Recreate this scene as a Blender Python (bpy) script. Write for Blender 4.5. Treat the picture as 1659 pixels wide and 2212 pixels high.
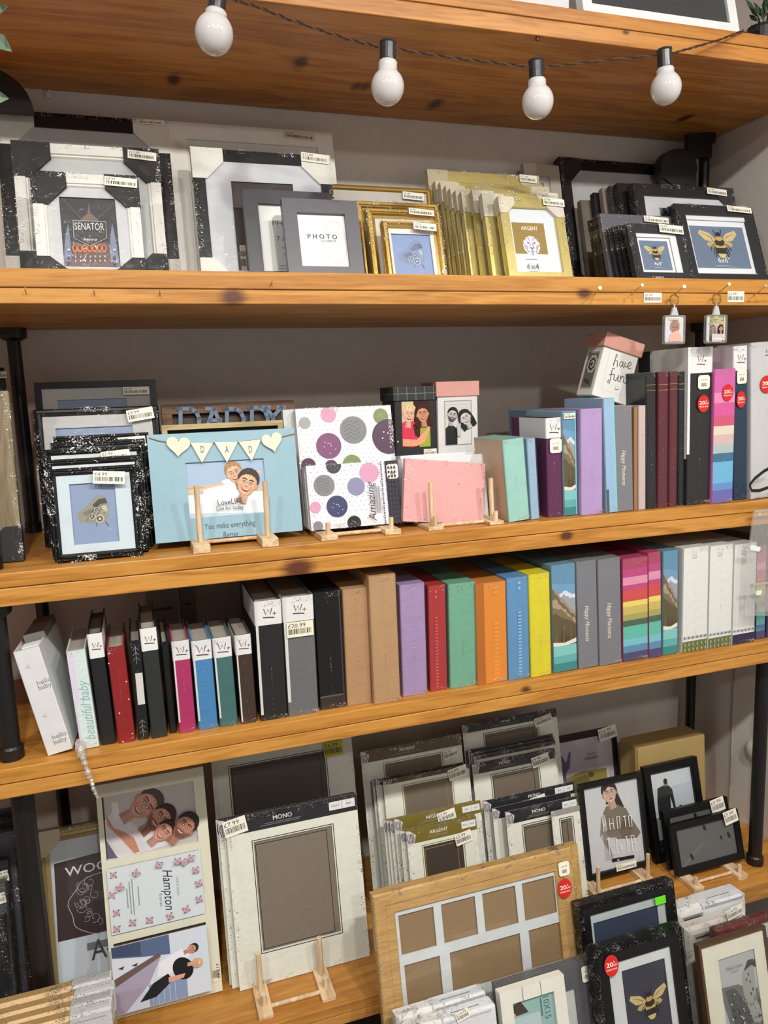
import bpy, math, random
from mathutils import Vector, Matrix
random.seed(7)
SC=bpy.context.scene; COL=SC.collection
for o in list(bpy.data.objects): bpy.data.objects.remove(o)
# ------------------------------------------------------------------ camera
FPX,IW,IH=1640.27,1659.0,2212.0
RX=Vector((0.94841274,-0.31509635,-0.03503663))   # camera right
RD=Vector((-0.08142623,-0.13528746,-0.98745484))  # camera down
RF=Vector((0.3064034,0.93936766,-0.15396546))     # camera forward
EYE=Vector((0,0,1.55))
cam=bpy.data.objects.new('camera',bpy.data.cameras.new('camera')); COL.objects.link(cam)
cam.data.sensor_fit='VERTICAL'; cam.data.sensor_height=36; cam.data.lens=36*FPX/IH
cam.data.clip_start=.02; cam.data.clip_end=50
m=Matrix.Identity(4)
for i in range(3): m[i][0]=RX[i]; m[i][1]=-RD[i]; m[i][2]=-RF[i]; m[i][3]=EYE[i]
cam.matrix_world=m; SC.camera=cam
# ------------------------------------------------------------------ light
SC.view_settings.view_transform='Standard'; SC.view_settings.look='None'
SC.view_settings.gamma=1; SC.view_settings.use_curve_mapping=False
SC.view_settings.exposure=0.0
try: SC.cycles.transparent_max_bounces=32
except Exception: pass
world=bpy.data.worlds.new('shop'); SC.world=world; world.use_nodes=True
wn=world.node_tree.nodes['Background']; wn.inputs[0].default_value=(1.0,.95,.90,1); wn.inputs[1].default_value=.28
def lamp(x,y,z,power,size=.1,col=(1,.965,.90),aim=(0,.45,-1),spread=150):
    l=bpy.data.lights.new('ceiling_spot_light','AREA'); l.shape='DISK'; l.size=size; l.energy=power; l.color=col
    l.spread=math.radians(spread)
    o=bpy.data.objects.new('ceiling_spot_light',l); COL.objects.link(o); o.location=(x,y,z)
    o.rotation_euler=Vector(aim).to_track_quat('-Z','Y').to_euler()
for x,p in ((-1.0,13.5),(-.15,15),(.7,16),(1.45,16),(2.4,11)): lamp(x,-.24,2.72,p)
lamp(.4,-1.6,2.72,16,.16)
# ------------------------------------------------------------------ pixel helpers (photograph frame)
def ray(u,v): return RX*((u-IW/2)/FPX)+RD*((v-IH/2)/FPX)+RF
def onY(u,v,y): r=ray(u,v); return EYE+r*(y/r.y)
def onZ(u,v,z): r=ray(u,v); return EYE+r*((z-EYE.z)/r.z)
def onXp(u,v,x): r=ray(u,v); return EYE+r*(x/r.x)
def xat(u,y,z):
    a=RX-RF*((u-IW/2)/FPX); return -(a.y*y+a.z*(z-EYE.z))/a.x
# ------------------------------------------------------------------ materials
def lin(c):
    o=[]
    for x in c:
        x=x/255.; o.append(x/12.92 if x<=.04045 else ((x+.055)/1.055)**2.4)
    return (*o,1)
MATS={}
def nodes(name):
    m=bpy.data.materials.new(name); m.use_nodes=True; nt=m.node_tree
    return m,nt,nt.nodes['Principled BSDF']
def bump(nt,b,scale,strength,stretch=None,detail=3,dist=.002):
    tc=nt.nodes.new('ShaderNodeTexCoord'); n=nt.nodes.new('ShaderNodeTexNoise'); n.inputs['Scale'].default_value=scale; n.inputs['Detail'].default_value=detail
    src=tc.outputs['Object']
    if stretch:
        mp=nt.nodes.new('ShaderNodeMapping'); mp.inputs['Scale'].default_value=stretch; nt.links.new(src,mp.inputs[0]); src=mp.outputs[0]
    nt.links.new(src,n.inputs['Vector'])
    bp=nt.nodes.new('ShaderNodeBump'); bp.inputs['Strength'].default_value=strength; bp.inputs['Distance'].default_value=dist
    nt.links.new(n.outputs[0],bp.inputs['Height']); nt.links.new(bp.outputs[0],b.inputs['Normal']); return n
def paint(c,rough=.5,metal=0,bs=0,spec=.5,bst=.15,coat=0):
    k=('p',tuple(c),rough,metal,bs,spec,coat)
    if k in MATS: return MATS[k]
    m,nt,b=nodes('paint_%d_%d_%d'%tuple(c)); b.inputs['Roughness'].default_value=rough; b.inputs['Metallic'].default_value=metal
    b.inputs['Specular IOR Level'].default_value=spec; b.inputs['Coat Weight'].default_value=coat; b.inputs['Coat Roughness'].default_value=.08
    tc=nt.nodes.new('ShaderNodeTexCoord'); n=nt.nodes.new('ShaderNodeTexNoise'); n.inputs['Scale'].default_value=35
    nt.links.new(tc.outputs['Object'],n.inputs['Vector'])
    mx=nt.nodes.new('ShaderNodeMix'); mx.data_type='RGBA'; mx.inputs[6].default_value=lin(c); d=lin([x*.93 for x in c]); mx.inputs[7].default_value=d
    nt.links.new(n.outputs[0],mx.inputs[0]); nt.links.new(mx.outputs[2],b.inputs['Base Color'])
    if bs: bump(nt,b,bs,bst)
    MATS[k]=m; return m
def printed(rough=.35,coat=0.0):
    k=('print',rough,coat)
    if k in MATS: return MATS[k]
    m,nt,b=nodes('printed_colours'); b.inputs['Roughness'].default_value=rough; b.inputs['Coat Weight'].default_value=coat
    a=nt.nodes.new('ShaderNodeVertexColor'); a.layer_name='Col'; nt.links.new(a.outputs[0],b.inputs['Base Color'])
    MATS[k]=m; return m
def wood(c1,c2,axis='X',scale=1.0,knots=(),rough=.45,grain=1.0,rings=26):
    k=('w',tuple(c1),tuple(c2),axis,scale,tuple(knots),rough)
    if k in MATS: return MATS[k]
    m,nt,b=nodes('wood_grain'); b.inputs['Roughness'].default_value=rough
    N=nt.nodes.new; L=nt.links.new
    tc=N('ShaderNodeTexCoord'); mp=N('ShaderNodeMapping')
    s={'X':(1.1,9,14),'Y':(9,1.1,14),'Z':(14,9,1.1)}[axis]; mp.inputs['Scale'].default_value=[q*scale for q in s]
    L(tc.outputs['Object'],mp.inputs[0])
    n1=N('ShaderNodeTexNoise'); n1.inputs['Scale'].default_value=1.6; n1.inputs['Detail'].default_value=4; n1.inputs['Distortion'].default_value=.6; L(mp.outputs[0],n1.inputs['Vector'])
    mul=N('ShaderNodeMath'); mul.operation='MULTIPLY'; mul.inputs[1].default_value=rings; L(n1.outputs[0],mul.inputs[0])
    sn=N('ShaderNodeMath'); sn.operation='SINE'; L(mul.outputs[0],sn.inputs[0])
    n2=N('ShaderNodeTexNoise'); n2.inputs['Scale'].default_value=14; n2.inputs['Detail'].default_value=5; L(mp.outputs[0],n2.inputs['Vector'])
    ad=N('ShaderNodeMath'); ad.operation='MULTIPLY_ADD'; ad.inputs[1].default_value=.22*grain; L(sn.outputs[0],ad.inputs[0]); L(n2.outputs[0],ad.inputs[2])
    cr=N('ShaderNodeValToRGB'); cr.color_ramp.elements[0].position=.15; cr.color_ramp.elements[0].color=lin(c2); cr.color_ramp.elements[1].position=.72; cr.color_ramp.elements[1].color=lin(c1)
    L(ad.outputs[0],cr.inputs[0]); col=cr.outputs[0]
    for kx,ky,kz,kr in knots:
        vm=N('ShaderNodeVectorMath'); vm.operation='SUBTRACT'; vm.inputs[1].default_value=(kx,ky,kz); L(tc.outputs['Object'],vm.inputs[0])
        m2=N('ShaderNodeMapping'); m2.inputs['Scale'].default_value=(.62,.3,1.0); L(vm.outputs[0],m2.inputs[0])
        ln=N('ShaderNodeVectorMath'); ln.operation='LENGTH'; L(m2.outputs[0],ln.inputs[0])
        nz=N('ShaderNodeMath'); nz.operation='MULTIPLY_ADD'; nz.inputs[1].default_value=kr*.5; L(n2.outputs[0],nz.inputs[0]); L(ln.outputs['Value'],nz.inputs[2])
        r2=N('ShaderNodeValToRGB'); r2.color_ramp.elements[0].position=kr*.75; r2.color_ramp.elements[0].color=(1,1,1,1); r2.color_ramp.elements[1].position=kr*1.35; r2.color_ramp.elements[1].color=(0,0,0,1)
        L(nz.outputs[0],r2.inputs[0])
        mx=N('ShaderNodeMix'); mx.data_type='RGBA'; L(r2.outputs[0],mx.inputs[0]); L(col,mx.inputs[6]); mx.inputs[7].default_value=lin((92,48,24)); col=mx.outputs[2]
    L(col,b.inputs['Base Color'])
    bp=N('ShaderNodeBump'); bp.inputs['Strength'].default_value=.25; bp.inputs['Distance'].default_value=.001; L(ad.outputs[0],bp.inputs['Height']); L(bp.outputs[0],b.inputs['Normal'])
    MATS[k]=m; return m
def film(tint=(1,1,1),amount=.10,scale=60,strength=.9,rough=.12,haze=.03):
    k=('film',tint,amount,scale,strength,rough,haze)
    if k in MATS: return MATS[k]
    m=bpy.data.materials.new('clear_film'); m.use_nodes=True; nt=m.node_tree; nt.nodes.clear(); N=nt.nodes.new; L=nt.links.new
    out=N('ShaderNodeOutputMaterial'); tr=N('ShaderNodeBsdfTransparent'); gl=N('ShaderNodeBsdfGlossy'); gl.inputs['Roughness'].default_value=rough; gl.inputs['Color'].default_value=(1,1,1,1)
    tr.inputs['Color'].default_value=(*tint,1)
    df=N('ShaderNodeBsdfDiffuse'); df.inputs['Color'].default_value=(.8,.8,.8,1)
    lw=N('ShaderNodeLayerWeight'); lw.inputs['Blend'].default_value=.25
    ma=N('ShaderNodeMath'); ma.operation='MULTIPLY_ADD'; ma.inputs[1].default_value=.22; ma.inputs[2].default_value=amount; L(lw.outputs['Fresnel'],ma.inputs[0]); ma.use_clamp=True
    m1=N('ShaderNodeMixShader'); m1.inputs[0].default_value=haze; L(tr.outputs[0],m1.inputs[1]); L(df.outputs[0],m1.inputs[2])
    m2=N('ShaderNodeMixShader'); L(ma.outputs[0],m2.inputs[0]); L(m1.outputs[0],m2.inputs[1]); L(gl.outputs[0],m2.inputs[2]); L(m2.outputs[0],out.inputs[0])
    if strength:
        tc=N('ShaderNodeTexCoord'); n=N('ShaderNodeTexNoise'); n.inputs['Scale'].default_value=scale; n.inputs['Detail'].default_value=3; n.inputs['Distortion'].default_value=1.2; L(tc.outputs['Object'],n.inputs['Vector'])
        bp=N('ShaderNodeBump'); bp.inputs['Strength'].default_value=strength; bp.inputs['Distance'].default_value=.004; L(n.outputs[0],bp.inputs['Height']); L(bp.outputs[0],gl.inputs['Normal']); L(bp.outputs[0],lw.inputs['Normal'])
    MATS[k]=m; return m
GLASS=lambda:film((.97,.98,.98),.035,4,.03,.02,.0)
WRAP=lambda:film((.995,.995,.995),.008,80,.4,.07,.005)
def CRINK():
    """crumpled shrink film: clear, with sparse creased facets that catch the lamps"""
    k='crink'
    if k in MATS: return MATS[k]
    m=bpy.data.materials.new('creased_film'); m.use_nodes=True; nt=m.node_tree; nt.nodes.clear(); N=nt.nodes.new; L=nt.links.new
    out=N('ShaderNodeOutputMaterial'); tr=N('ShaderNodeBsdfTransparent'); tr.inputs[0].default_value=(.995,.995,.995,1); gl=N('ShaderNodeBsdfGlossy'); gl.inputs['Roughness'].default_value=.28
    tc=N('ShaderNodeTexCoord'); n=N('ShaderNodeTexNoise'); n.inputs['Scale'].default_value=190; n.inputs['Detail'].default_value=2.5; n.inputs['Distortion'].default_value=2.0; L(tc.outputs['Object'],n.inputs['Vector'])
    n2=N('ShaderNodeTexNoise'); n2.inputs['Scale'].default_value=28; n2.inputs['Detail'].default_value=1; L(tc.outputs['Object'],n2.inputs['Vector'])
    ad=N('ShaderNodeMath'); ad.operation='MULTIPLY_ADD'; ad.inputs[1].default_value=.55; L(n2.outputs[0],ad.inputs[0]); L(n.outputs[0],ad.inputs[2])
    cr=N('ShaderNodeValToRGB'); cr.color_ramp.elements[0].position=.89; cr.color_ramp.elements[0].color=(0,0,0,1); cr.color_ramp.elements[1].position=.93; cr.color_ramp.elements[1].color=(.75,.75,.75,1); L(ad.outputs[0],cr.inputs[0])
    bp=N('ShaderNodeBump'); bp.inputs['Strength'].default_value=.8; bp.inputs['Distance'].default_value=.003; L(n.outputs[0],bp.inputs['Height']); L(bp.outputs[0],gl.inputs['Normal'])
    mx=N('ShaderNodeMixShader'); L(cr.outputs[0],mx.inputs[0]); L(tr.outputs[0],mx.inputs[1]); L(gl.outputs[0],mx.inputs[2]); L(mx.outputs[0],out.inputs[0])
    MATS[k]=m; return m
# ------------------------------------------------------------------ text
TXT={}
def textmesh(s):
    if s in TXT: return TXT[s]
    cu=bpy.data.curves.new('t','FONT'); cu.body=s; cu.size=1; cu.resolution_u=2
    o=bpy.data.objects.new('t',cu); COL.objects.link(o); dg=bpy.context.evaluated_depsgraph_get(); me=bpy.data.meshes.new_from_object(o.evaluated_get(dg))
    v=[(p.co.x,p.co.y) for p in me.vertices]; f=[tuple(p.vertices) for p in me.polygons]
    bpy.data.objects.remove(o); bpy.data.curves.remove(cu); bpy.data.meshes.remove(me)
    if not v: v=[(0,0)]
    x0=min(a for a,_ in v); x1=max(a for a,_ in v)
    TXT[s]=(v,f,x0,x1); return TXT[s]
# ------------------------------------------------------------------ mesh builder. local frame: x right, y into the wall, z up; faces look towards -y
EPS=.00006
class MB:
    def __init__(s): s.v=[]; s.f=[]; s.c=[]; s.y=0
    def add(s,vs,fs,col=(200,200,200)):
        n=len(s.v); s.v+= [tuple(v) for v in vs]; s.f+=[tuple(n+i for i in f) for f in fs]; s.c+=[col]*len(fs); return s
    def box(s,x0,x1,y0,y1,z0,z1,col=(200,200,200)):
        return s.add([(x0,y0,z0),(x1,y0,z0),(x1,y1,z0),(x0,y1,z0),(x0,y0,z1),(x1,y0,z1),(x1,y1,z1),(x0,y1,z1)],
            [(0,1,5,4),(1,2,6,5),(2,3,7,6),(3,0,4,7),(4,5,6,7),(3,2,1,0)],col)
    def ngon(s,pts,col,y=None):
        if y is None: s.y-=EPS; y=s.y
        a=sum(pts[i][0]*pts[(i+1)%len(pts)][1]-pts[(i+1)%len(pts)][0]*pts[i][1] for i in range(len(pts)))
        if a<0: pts=pts[::-1]
        return s.add([(x,y,z) for x,z in pts],[tuple(range(len(pts)))],col)
    def rect(s,x0,x1,z0,z1,col,y=None): return s.ngon([(x0,z0),(x1,z0),(x1,z1),(x0,z1)],col,y)
    def oval(s,cx,cz,rx,rz=None,col=(0,0,0),rot=0,n=20,y=None):
        rz=rz or rx; r=math.radians(rot); P=[]
        for i in range(n):
            t=2*math.pi*i/n; a,b=rx*math.cos(t),rz*math.sin(t); P.append((cx+a*math.cos(r)-b*math.sin(r),cz+a*math.sin(r)+b*math.cos(r)))
        return s.ngon(P,col,y)
    def line(s,pts,w,col,y=None):
        if y is None: s.y-=EPS; y=s.y
        n=len(pts); L=[];R=[]
        for i in range(n):
            a=pts[max(0,i-1)]; b=pts[min(n-1,i+1)]; dx,dz=b[0]-a[0],b[1]-a[1]; d=math.hypot(dx,dz) or 1
            nx,nz=-dz/d*w/2,dx/d*w/2; L.append((pts[i][0]+nx,y,pts[i][1]+nz)); R.append((pts[i][0]-nx,y,pts[i][1]-nz))
        return s.add(L+R,[(i,n+i,n+i+1,i+1) for i in range(n-1)],col)
    def text(s,t,cx,cz,h,col,w=None,rot=0,shear=0,align='c',sx=1):
        """h = cap height; w = total width if given"""
        s.y-=EPS; v,f,x0,x1=textmesh(t); k=h/.70; kx=k*sx
        if w: kx=w/max(1e-6,(x1-x0))
        off=-(x0+x1)/2 if align=='c' else -x0
        r=math.radians(rot); c,q=math.cos(r),math.sin(r); P=[]
        for a,b in v:
            X=(a+off)*kx+shear*b*k; Z=(b-.35)*k; P.append((cx+X*c-Z*q,s.y,cz+X*q+Z*c))
        return s.add(P,f,col)
    def prismz(s,poly,z0,z1,col=(200,200,200)):
        n=len(poly); s.add([(x,y,z0) for x,y in poly]+[(x,y,z1) for x,y in poly],[tuple(range(n))[::-1],tuple(range(n,2*n))]+[(i,(i+1)%n,n+(i+1)%n,n+i) for i in range(n)],col); return s
    def prismy(s,poly,y0,y1,col=(200,200,200)):
        a=sum(poly[i][0]*poly[(i+1)%len(poly)][1]-poly[(i+1)%len(poly)][0]*poly[i][1] for i in range(len(poly)))
        if a<0: poly=poly[::-1]
        n=len(poly); s.add([(x,y0,z) for x,z in poly]+[(x,y1,z) for x,z in poly],[tuple(range(n)),tuple(range(n,2*n))[::-1]]+[((i+1)%n,i,n+i,n+(i+1)%n) for i in range(n)],col); return s
    def ring(s,x0,x1,z0,z1,prof,col=(200,200,200)):
        """sweep profile [(inset,y)...] round a rectangle, closed loop profile"""
        vs=[]; k=len(prof)
        for d,y in prof: vs+=[(x0+d,y,z0+d),(x1-d,y,z0+d),(x1-d,y,z1-d),(x0+d,y,z1-d)]
        fs=[]
        for j in range(k):
            a=4*j; b=4*((j+1)%k)
            for i in range(4): fs.append((a+i,b+i,b+(i+1)%4,a+(i+1)%4))
        return s.add(vs,[f[::-1] for f in fs],col)
    def tube(s,pts,r,n=10,col=(200,200,200),cap=True,twist=0):
        P=[Vector(p) for p in pts]; up=Vector((0,0,1)); base=len(s.v); rs=r if isinstance(r,(list,tuple)) else [r]*len(P); vs=[]
        for i,p in enumerate(P):
            d=(P[min(i+1,len(P)-1)]-P[max(i-1,0)]).normalized(); a=d.cross(up if abs(d.z)<.9 else Vector((1,0,0))).normalized(); b=a.cross(d).normalized()
            for j in range(n):
                t=2*math.pi*j/n; vs.append(p+a*(rs[i]*math.cos(t))+b*(rs[i]*math.sin(t)))
        fs=[(i*n+j,i*n+(j+1)%n,(i+1)*n+(j+1)%n,(i+1)*n+j) for i in range(len(P)-1) for j in range(n)]
        if cap: fs+=[tuple(range(n))[::-1],tuple((len(P)-1)*n+j for j in range(n))]
        return s.add(vs,fs,col)
    def lathe(s,c,prof,n=24,col=(200,200,200)):
        """prof [(r,z)] round vertical axis at c"""
        vs=[]; 
        for r,z in prof:
            for j in range(n):
                t=2*math.pi*j/n; vs.append((c[0]+r*math.cos(t),c[1]+r*math.sin(t),c[2]+z))
        fs=[(i*n+j,i*n+(j+1)%n,(i+1)*n+(j+1)%n,(i+1)*n+j) for i in range(len(prof)-1) for j in range(n)]
        fs+=[tuple(range(n))[::-1],tuple((len(prof)-1)*n+j for j in range(n))]
        return s.add(vs,fs,col)
    def mesh(s,name,mat,smooth=False,mat2=None,split=0):
        me=bpy.data.meshes.new(name); me.from_pydata(s.v,[],s.f); me.validate(clean_customdata=False)
        if len(me.polygons)==len(s.c):
            ca=me.color_attributes.new('Col','FLOAT_COLOR','CORNER'); arr=[]
            for p,c in zip(me.polygons,s.c): arr+=list(lin(c))*p.loop_total
            ca.data.foreach_set('color',arr)
        me.materials.append(mat)
        if mat2:
            me.materials.append(mat2)
            for i,q in enumerate(me.polygons): q.material_index=1 if i>=split else 0
        if smooth: me.polygons.foreach_set('use_smooth',[True]*len(me.polygons))
        me.update(); return me
    def build(s,name,mat,parent=None,smooth=False,label=None,bevel=0,M=None,mat2=None,split=0):
        o=bpy.data.objects.new(name,s.mesh(name,mat,smooth,mat2,split)); COL.objects.link(o)
        if parent: o.parent=parent
        if M: o.matrix_world=M
        if label: o['label']=label
        if bevel:
            b=o.modifiers.new('bevel','BEVEL'); b.width=bevel; b.segments=2; b.limit_method='ANGLE'; b.angle_limit=.7
        return o
def tag(o,label,cat,group=None,kind=None):
    o['label']=label; o['category']=cat
    if group: o['group']=group
    if kind: o['kind']=kind
    return o
def empty(name,M,label,cat,group=None):
    o=bpy.data.objects.new(name,None); COL.objects.link(o); o.empty_display_size=.02; o.matrix_world=M
    return tag(o,label,cat,group)
def struct(name,b,mat,label=None,bevel=0):
    o=b.build(name,mat,bevel=bevel); o['kind']='structure'
    if label: o['label']=label
    return o
def copy_tree(o,parent=None):
    c=o.copy(); COL.objects.link(c)
    if parent: c.parent=parent
    for ch in list(o.children): copy_tree(ch,c)
    return c
# ------------------------------------------------------------------ planes on which flat faced things stand
class Pan:
    """front face of a thing: bottom edge on height z, at depth y, leaning back. l,r,t = photo points on its left, right and top edge"""
    def __init__(s,y,z,lean,l,r,t,yaw=0,roll=0,b=None,th=.018):
        s.th=th; z=z+th*math.sin(math.radians(lean))+.0005; yw=math.radians(yaw); le=math.radians(lean); ro=math.radians(roll)
        e=Vector((math.cos(yw),math.sin(yw),0)); nb=Vector((-math.sin(yw),math.cos(yw),0)); up=Vector((0,0,1))*math.cos(le)+nb*math.sin(le)
        e2=e*math.cos(ro)+up*math.sin(ro); up2=up*math.cos(ro)-e*math.sin(ro); e,up=e2,up2
        s.e,s.up=e,up; s.k=e.cross(up)*-1   # into the wall
        x0=onY(l[0],l[1],y).x; s.A=Vector((x0,y,z))
        a0=s.L(*l)[0]; s.A=s.A+e*a0
        s.h=s.L(*t)[1]; s.w=s.L(*r)[0]
        if b is not None:
            d=s.L(*b)[1]; s.A=s.A+up*d; s.h-=d
        s.setM()
    def setM(s):
        m=Matrix.Identity(4)
        for i in range(3): m[i][0]=s.e[i]; m[i][1]=s.k[i]; m[i][2]=s.up[i]; m[i][3]=s.A[i]
        s.M=m
    def L(s,u,v):
        r=ray(u,v); n=s.k; t=(s.A-EYE).dot(n)/r.dot(n); p=EYE+r*t-s.A; return (p.dot(s.e),p.dot(s.up))
    def R(s,a,b):
        x0,z1=s.L(*a); x1,z0=s.L(*b); return (x0,x1,z0,z1)
    def back(s,d):
        q=object.__new__(Pan); q.__dict__.update(s.__dict__); q.A=s.A+s.k*d; q.setM(); return q
# ------------------------------------------------------------------ dimensions of the shelving
FY,BY,RWX=1.35,1.816,1.548
SH={'A':(2.249,2.195),'B':(1.7645,1.7105),'C':(1.281,1.225),'D':(.944,.891),'E':(.319,.272)}
ZA,ZB,ZC,ZD,ZE=[SH[k][0] for k in 'ABCDE']
WH=(236,234,226); CREAM=(226,224,206); BLK=(12,12,13); GOLD=(176,148,72); GREYM=(205,207,212)
def bar_label(b,x0,x1,z0,z1,txt,bg=(238,234,220),ink=(30,28,28)):
    w,h=x1-x0,z1-z0; b.rect(x0,x1,z0,z1,bg)
    if txt: b.text(txt,x0+w*.05,z0+h*.76,h*.26,ink,align='l',sx=1.15)
    x=x0+w*.06; i=0; rnd=random.Random(int((w+h)*1e6)+len(txt))
    while x<x1-w*.08:
        bw=w*rnd.choice((.012,.018,.03)); b.rect(x,x+bw,z0+h*.2,z0+h*.55,ink,y=b.y-EPS); x+=bw+w*rnd.choice((.012,.02,.03))
    b.y-=EPS*2
def sticker(parent,x0,x1,z0,z1,txt,y=-.0012,rot=0,bg=(238,234,220)):
    b=MB(); w,h=x1-x0,z1-z0; bar_label(b,-w/2,w/2,-h/2,h/2,txt,bg)
    o=b.build('price_label',printed(.4),parent); o.location=((x0+x1)/2,y,(z0+z1)/2); o.rotation_euler=(0,-math.radians(rot),0); return o
def pst(parent,p,a,bb,txt,rot=0,y=-.0012,bg=(238,234,220)):
    """price label given by its top left and bottom right photo points on panel p"""
    x0,x1,z0,z1=p.R(a,bb); return sticker(parent,x0,x1,z0,z1,txt,y,rot,bg)
def round_tag(parent,cx,cz,rx,rz,y=-.0012):
    b=MB(); b.oval(0,0,rx,rz,(205,38,34),n=32); b.text('20',-rx*.25,rz*.12,rz*.42,(250,245,240),w=rx*.9); b.text('20',-rx*.22,rz*.12,rz*.42,(250,245,240),w=rx*.9)
    b.text('%',rx*.42,rz*.28,rz*.2,(250,245,240)); b.text('OFF',rx*.52,rz*.0,rz*.19,(250,245,240),w=rx*.62)
    b.text('MARKED PRICE',0,-rz*.34,rz*.16,(250,245,240),w=rx*1.5)
    o=b.build('discount_sticker',printed(.35),parent,label='round red discount sticker'); o.location=(cx,y,cz); return o
def small_tag(parent,x0,x1,z0,z1,y=-.0012,txt='£24.99'):
    b=MB(); w,h=x1-x0,z1-z0; c=w*.14
    b.ngon([(x0+c,z0),(x1-c,z0),(x1,z0+c),(x1,z1-c),(x1-c,z1),(x0+c,z1),(x0,z1-c),(x0,z0+c)],(240,236,218))
    b.text(txt,(x0+x1)/2,z0+h*.66,h*.1,(60,55,50),w=w*.55)
    for i in range(7): b.rect(x0+w*(.28+i*.065),x0+w*(.31+i*.065+.012*(i%2)),z0+h*.2,z0+h*.45,(50,45,42),y=b.y-EPS)
    o=b.build('price_label',printed(.4),parent); o.location=(0,y,0); return o
def protector(parent,w,h,which,s,col,t,s2=None):
    """folded card cap over one corner: tl tr bl br"""
    e=.0015; s2=s2 or s; b=MB(); k=s*.42; k2=s2*.42
    P=[(-e,s2),(k,s2),(s,k2),(s,-e),(-e,-e)]
    if which[1]=='r': P=[(w-x,z) for x,z in P]
    if which[0]=='t': P=[(x,h-z) for x,z in P]
    b.prismy(P,-e,t+e); return b.build('corner_protector',paint(col,.6,bs=60,bst=.1),parent)
def frame(label,p,bw,col,mat_col=None,ap=None,art=None,t=None,name='framed_picture',cat='picture frame',group=None,prot=None,film_on=False,
          mat=None,prof='flat',rec=.004,glass=True,bg=(190,190,190),bws=None,mbevel=True):
    t=t or p.th; w,h=p.w,p.h; E=empty(name,p.M,label,cat,group)
    m=mat or paint(col,.38,bs=90,bst=.05,spec=.3 if sum(col)<150 else .5)
    y=rec
    if prof=='flat': pr=[(0,t),(0,0),(bw,0),(bw,t)]
    elif prof=='round': pr=[(0,t),(0,.3*t),(bw*.2,.05*t),(bw*.5,0),(bw*.8,.1*t),(bw,.35*t),(bw,t)]; y=max(rec,.4*t)
    elif prof=='lip': pr=[(0,t),(0,0),(bw*.72,0),(bw*.76,.16*t),(bw*.86,.16*t),(bw*.9,.1*t),(bw,.3*t),(bw,t)]; y=max(rec,.3*t)
    else: pr=[(0,t),(0,.15*t),(bw*.12,0),(bw*.35,.0),(bw*.42,.15*t),(bw*.6,.1*t),(bw*.72,.3*t),(bw,.4*t),(bw,t)]; y=max(rec,.45*t)
    MB().ring(0,w,0,h,pr).build('moulding',m,E)
    BB=MB().box(bw*.5,w-bw*.5,min(y+.004,t*.8),t*.96,bw*.5,h-bw*.5).build('backing_board',paint((120,92,66),.8),E)
    ix0,ix1,iz0,iz1=bw,w-bw,bw,h-bw
    if mat_col:
        if ap is None: a=.16*w; ap=(ix0+a,ix1-a,iz0+a,iz1-a)
        ax0,ax1,az0,az1=ap; az0=max(az0,iz0+.002)
        b=MB(); d=.002; y1=y+.002
        X=[ix0-.001,ax0,ax1,ix1+.001]; Z=[iz0-.001,az0,az1,iz1+.001]
        for (a0,a1,c0,c1) in ((X[0],X[3],Z[2],Z[3]),(X[0],X[3],Z[0],Z[1]),(X[0],X[1],Z[1],Z[2]),(X[2],X[3],Z[1],Z[2])): b.box(a0,a1,y,y1,c0,c1)
        b.build('mount_board',paint(mat_col,.8),E); ax=(ax0,ax1,az0,az1)
    else: ax=(ix0,ix1,iz0,iz1)
    b=MB(); x0,x1,z0,z1=ax; b.rect(x0-.001,x1+.001,z0-.001,z1+.001,bg,y=0); b.y=0
    if art: art(b,x0,x1,z0,z1,p)
    o=b.build('print',printed(.45),BB); o.location.y=y+.0036
    if glass:
        MB().rect(ix0,ix1,iz0,iz1,(255,255,255),y=y-.0008).build('glass',GLASS(),E)
    if prot:
        pc,corners,s=prot[:3]; s2=prot[3] if len(prot)>3 else None
        for cn in corners: protector(E,w,h,cn,s,pc,t,s2)
    if film_on: wrapper(E,w,h,t)
    return E
def wrapper(E,w,h,t,name='plastic_wrap',m=.0020,k=.011):
    """clear shrink wrap: smooth film over the face, crinkled film round the rim and sides"""
    b=MB(); x0,x1,z0,z1=-m,w+m,-m,h+m; k=min(k,w*.12); y=-m
    b.add([(x0+k,y,z0+k),(x1-k,y,z0+k),(x1-k,y,z1-k),(x0+k,y,z1-k)],[(0,1,2,3)])
    b.add([(x0,y,z0),(x1,y,z0),(x1,y,z1),(x0,y,z1),(x0+k,y,z0+k),(x1-k,y,z0+k),(x1-k,y,z1-k),(x0+k,y,z1-k),(x0,t,z0),(x1,t,z0),(x1,t,z1),(x0,t,z1)],
        [(0,1,5,4),(1,2,6,5),(2,3,7,6),(3,0,4,7),(0,8,9,1),(1,9,10,2),(2,10,11,3),(3,11,8,0)])
    return b.build(name,WRAP(),E,mat2=CRINK(),split=1)
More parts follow.
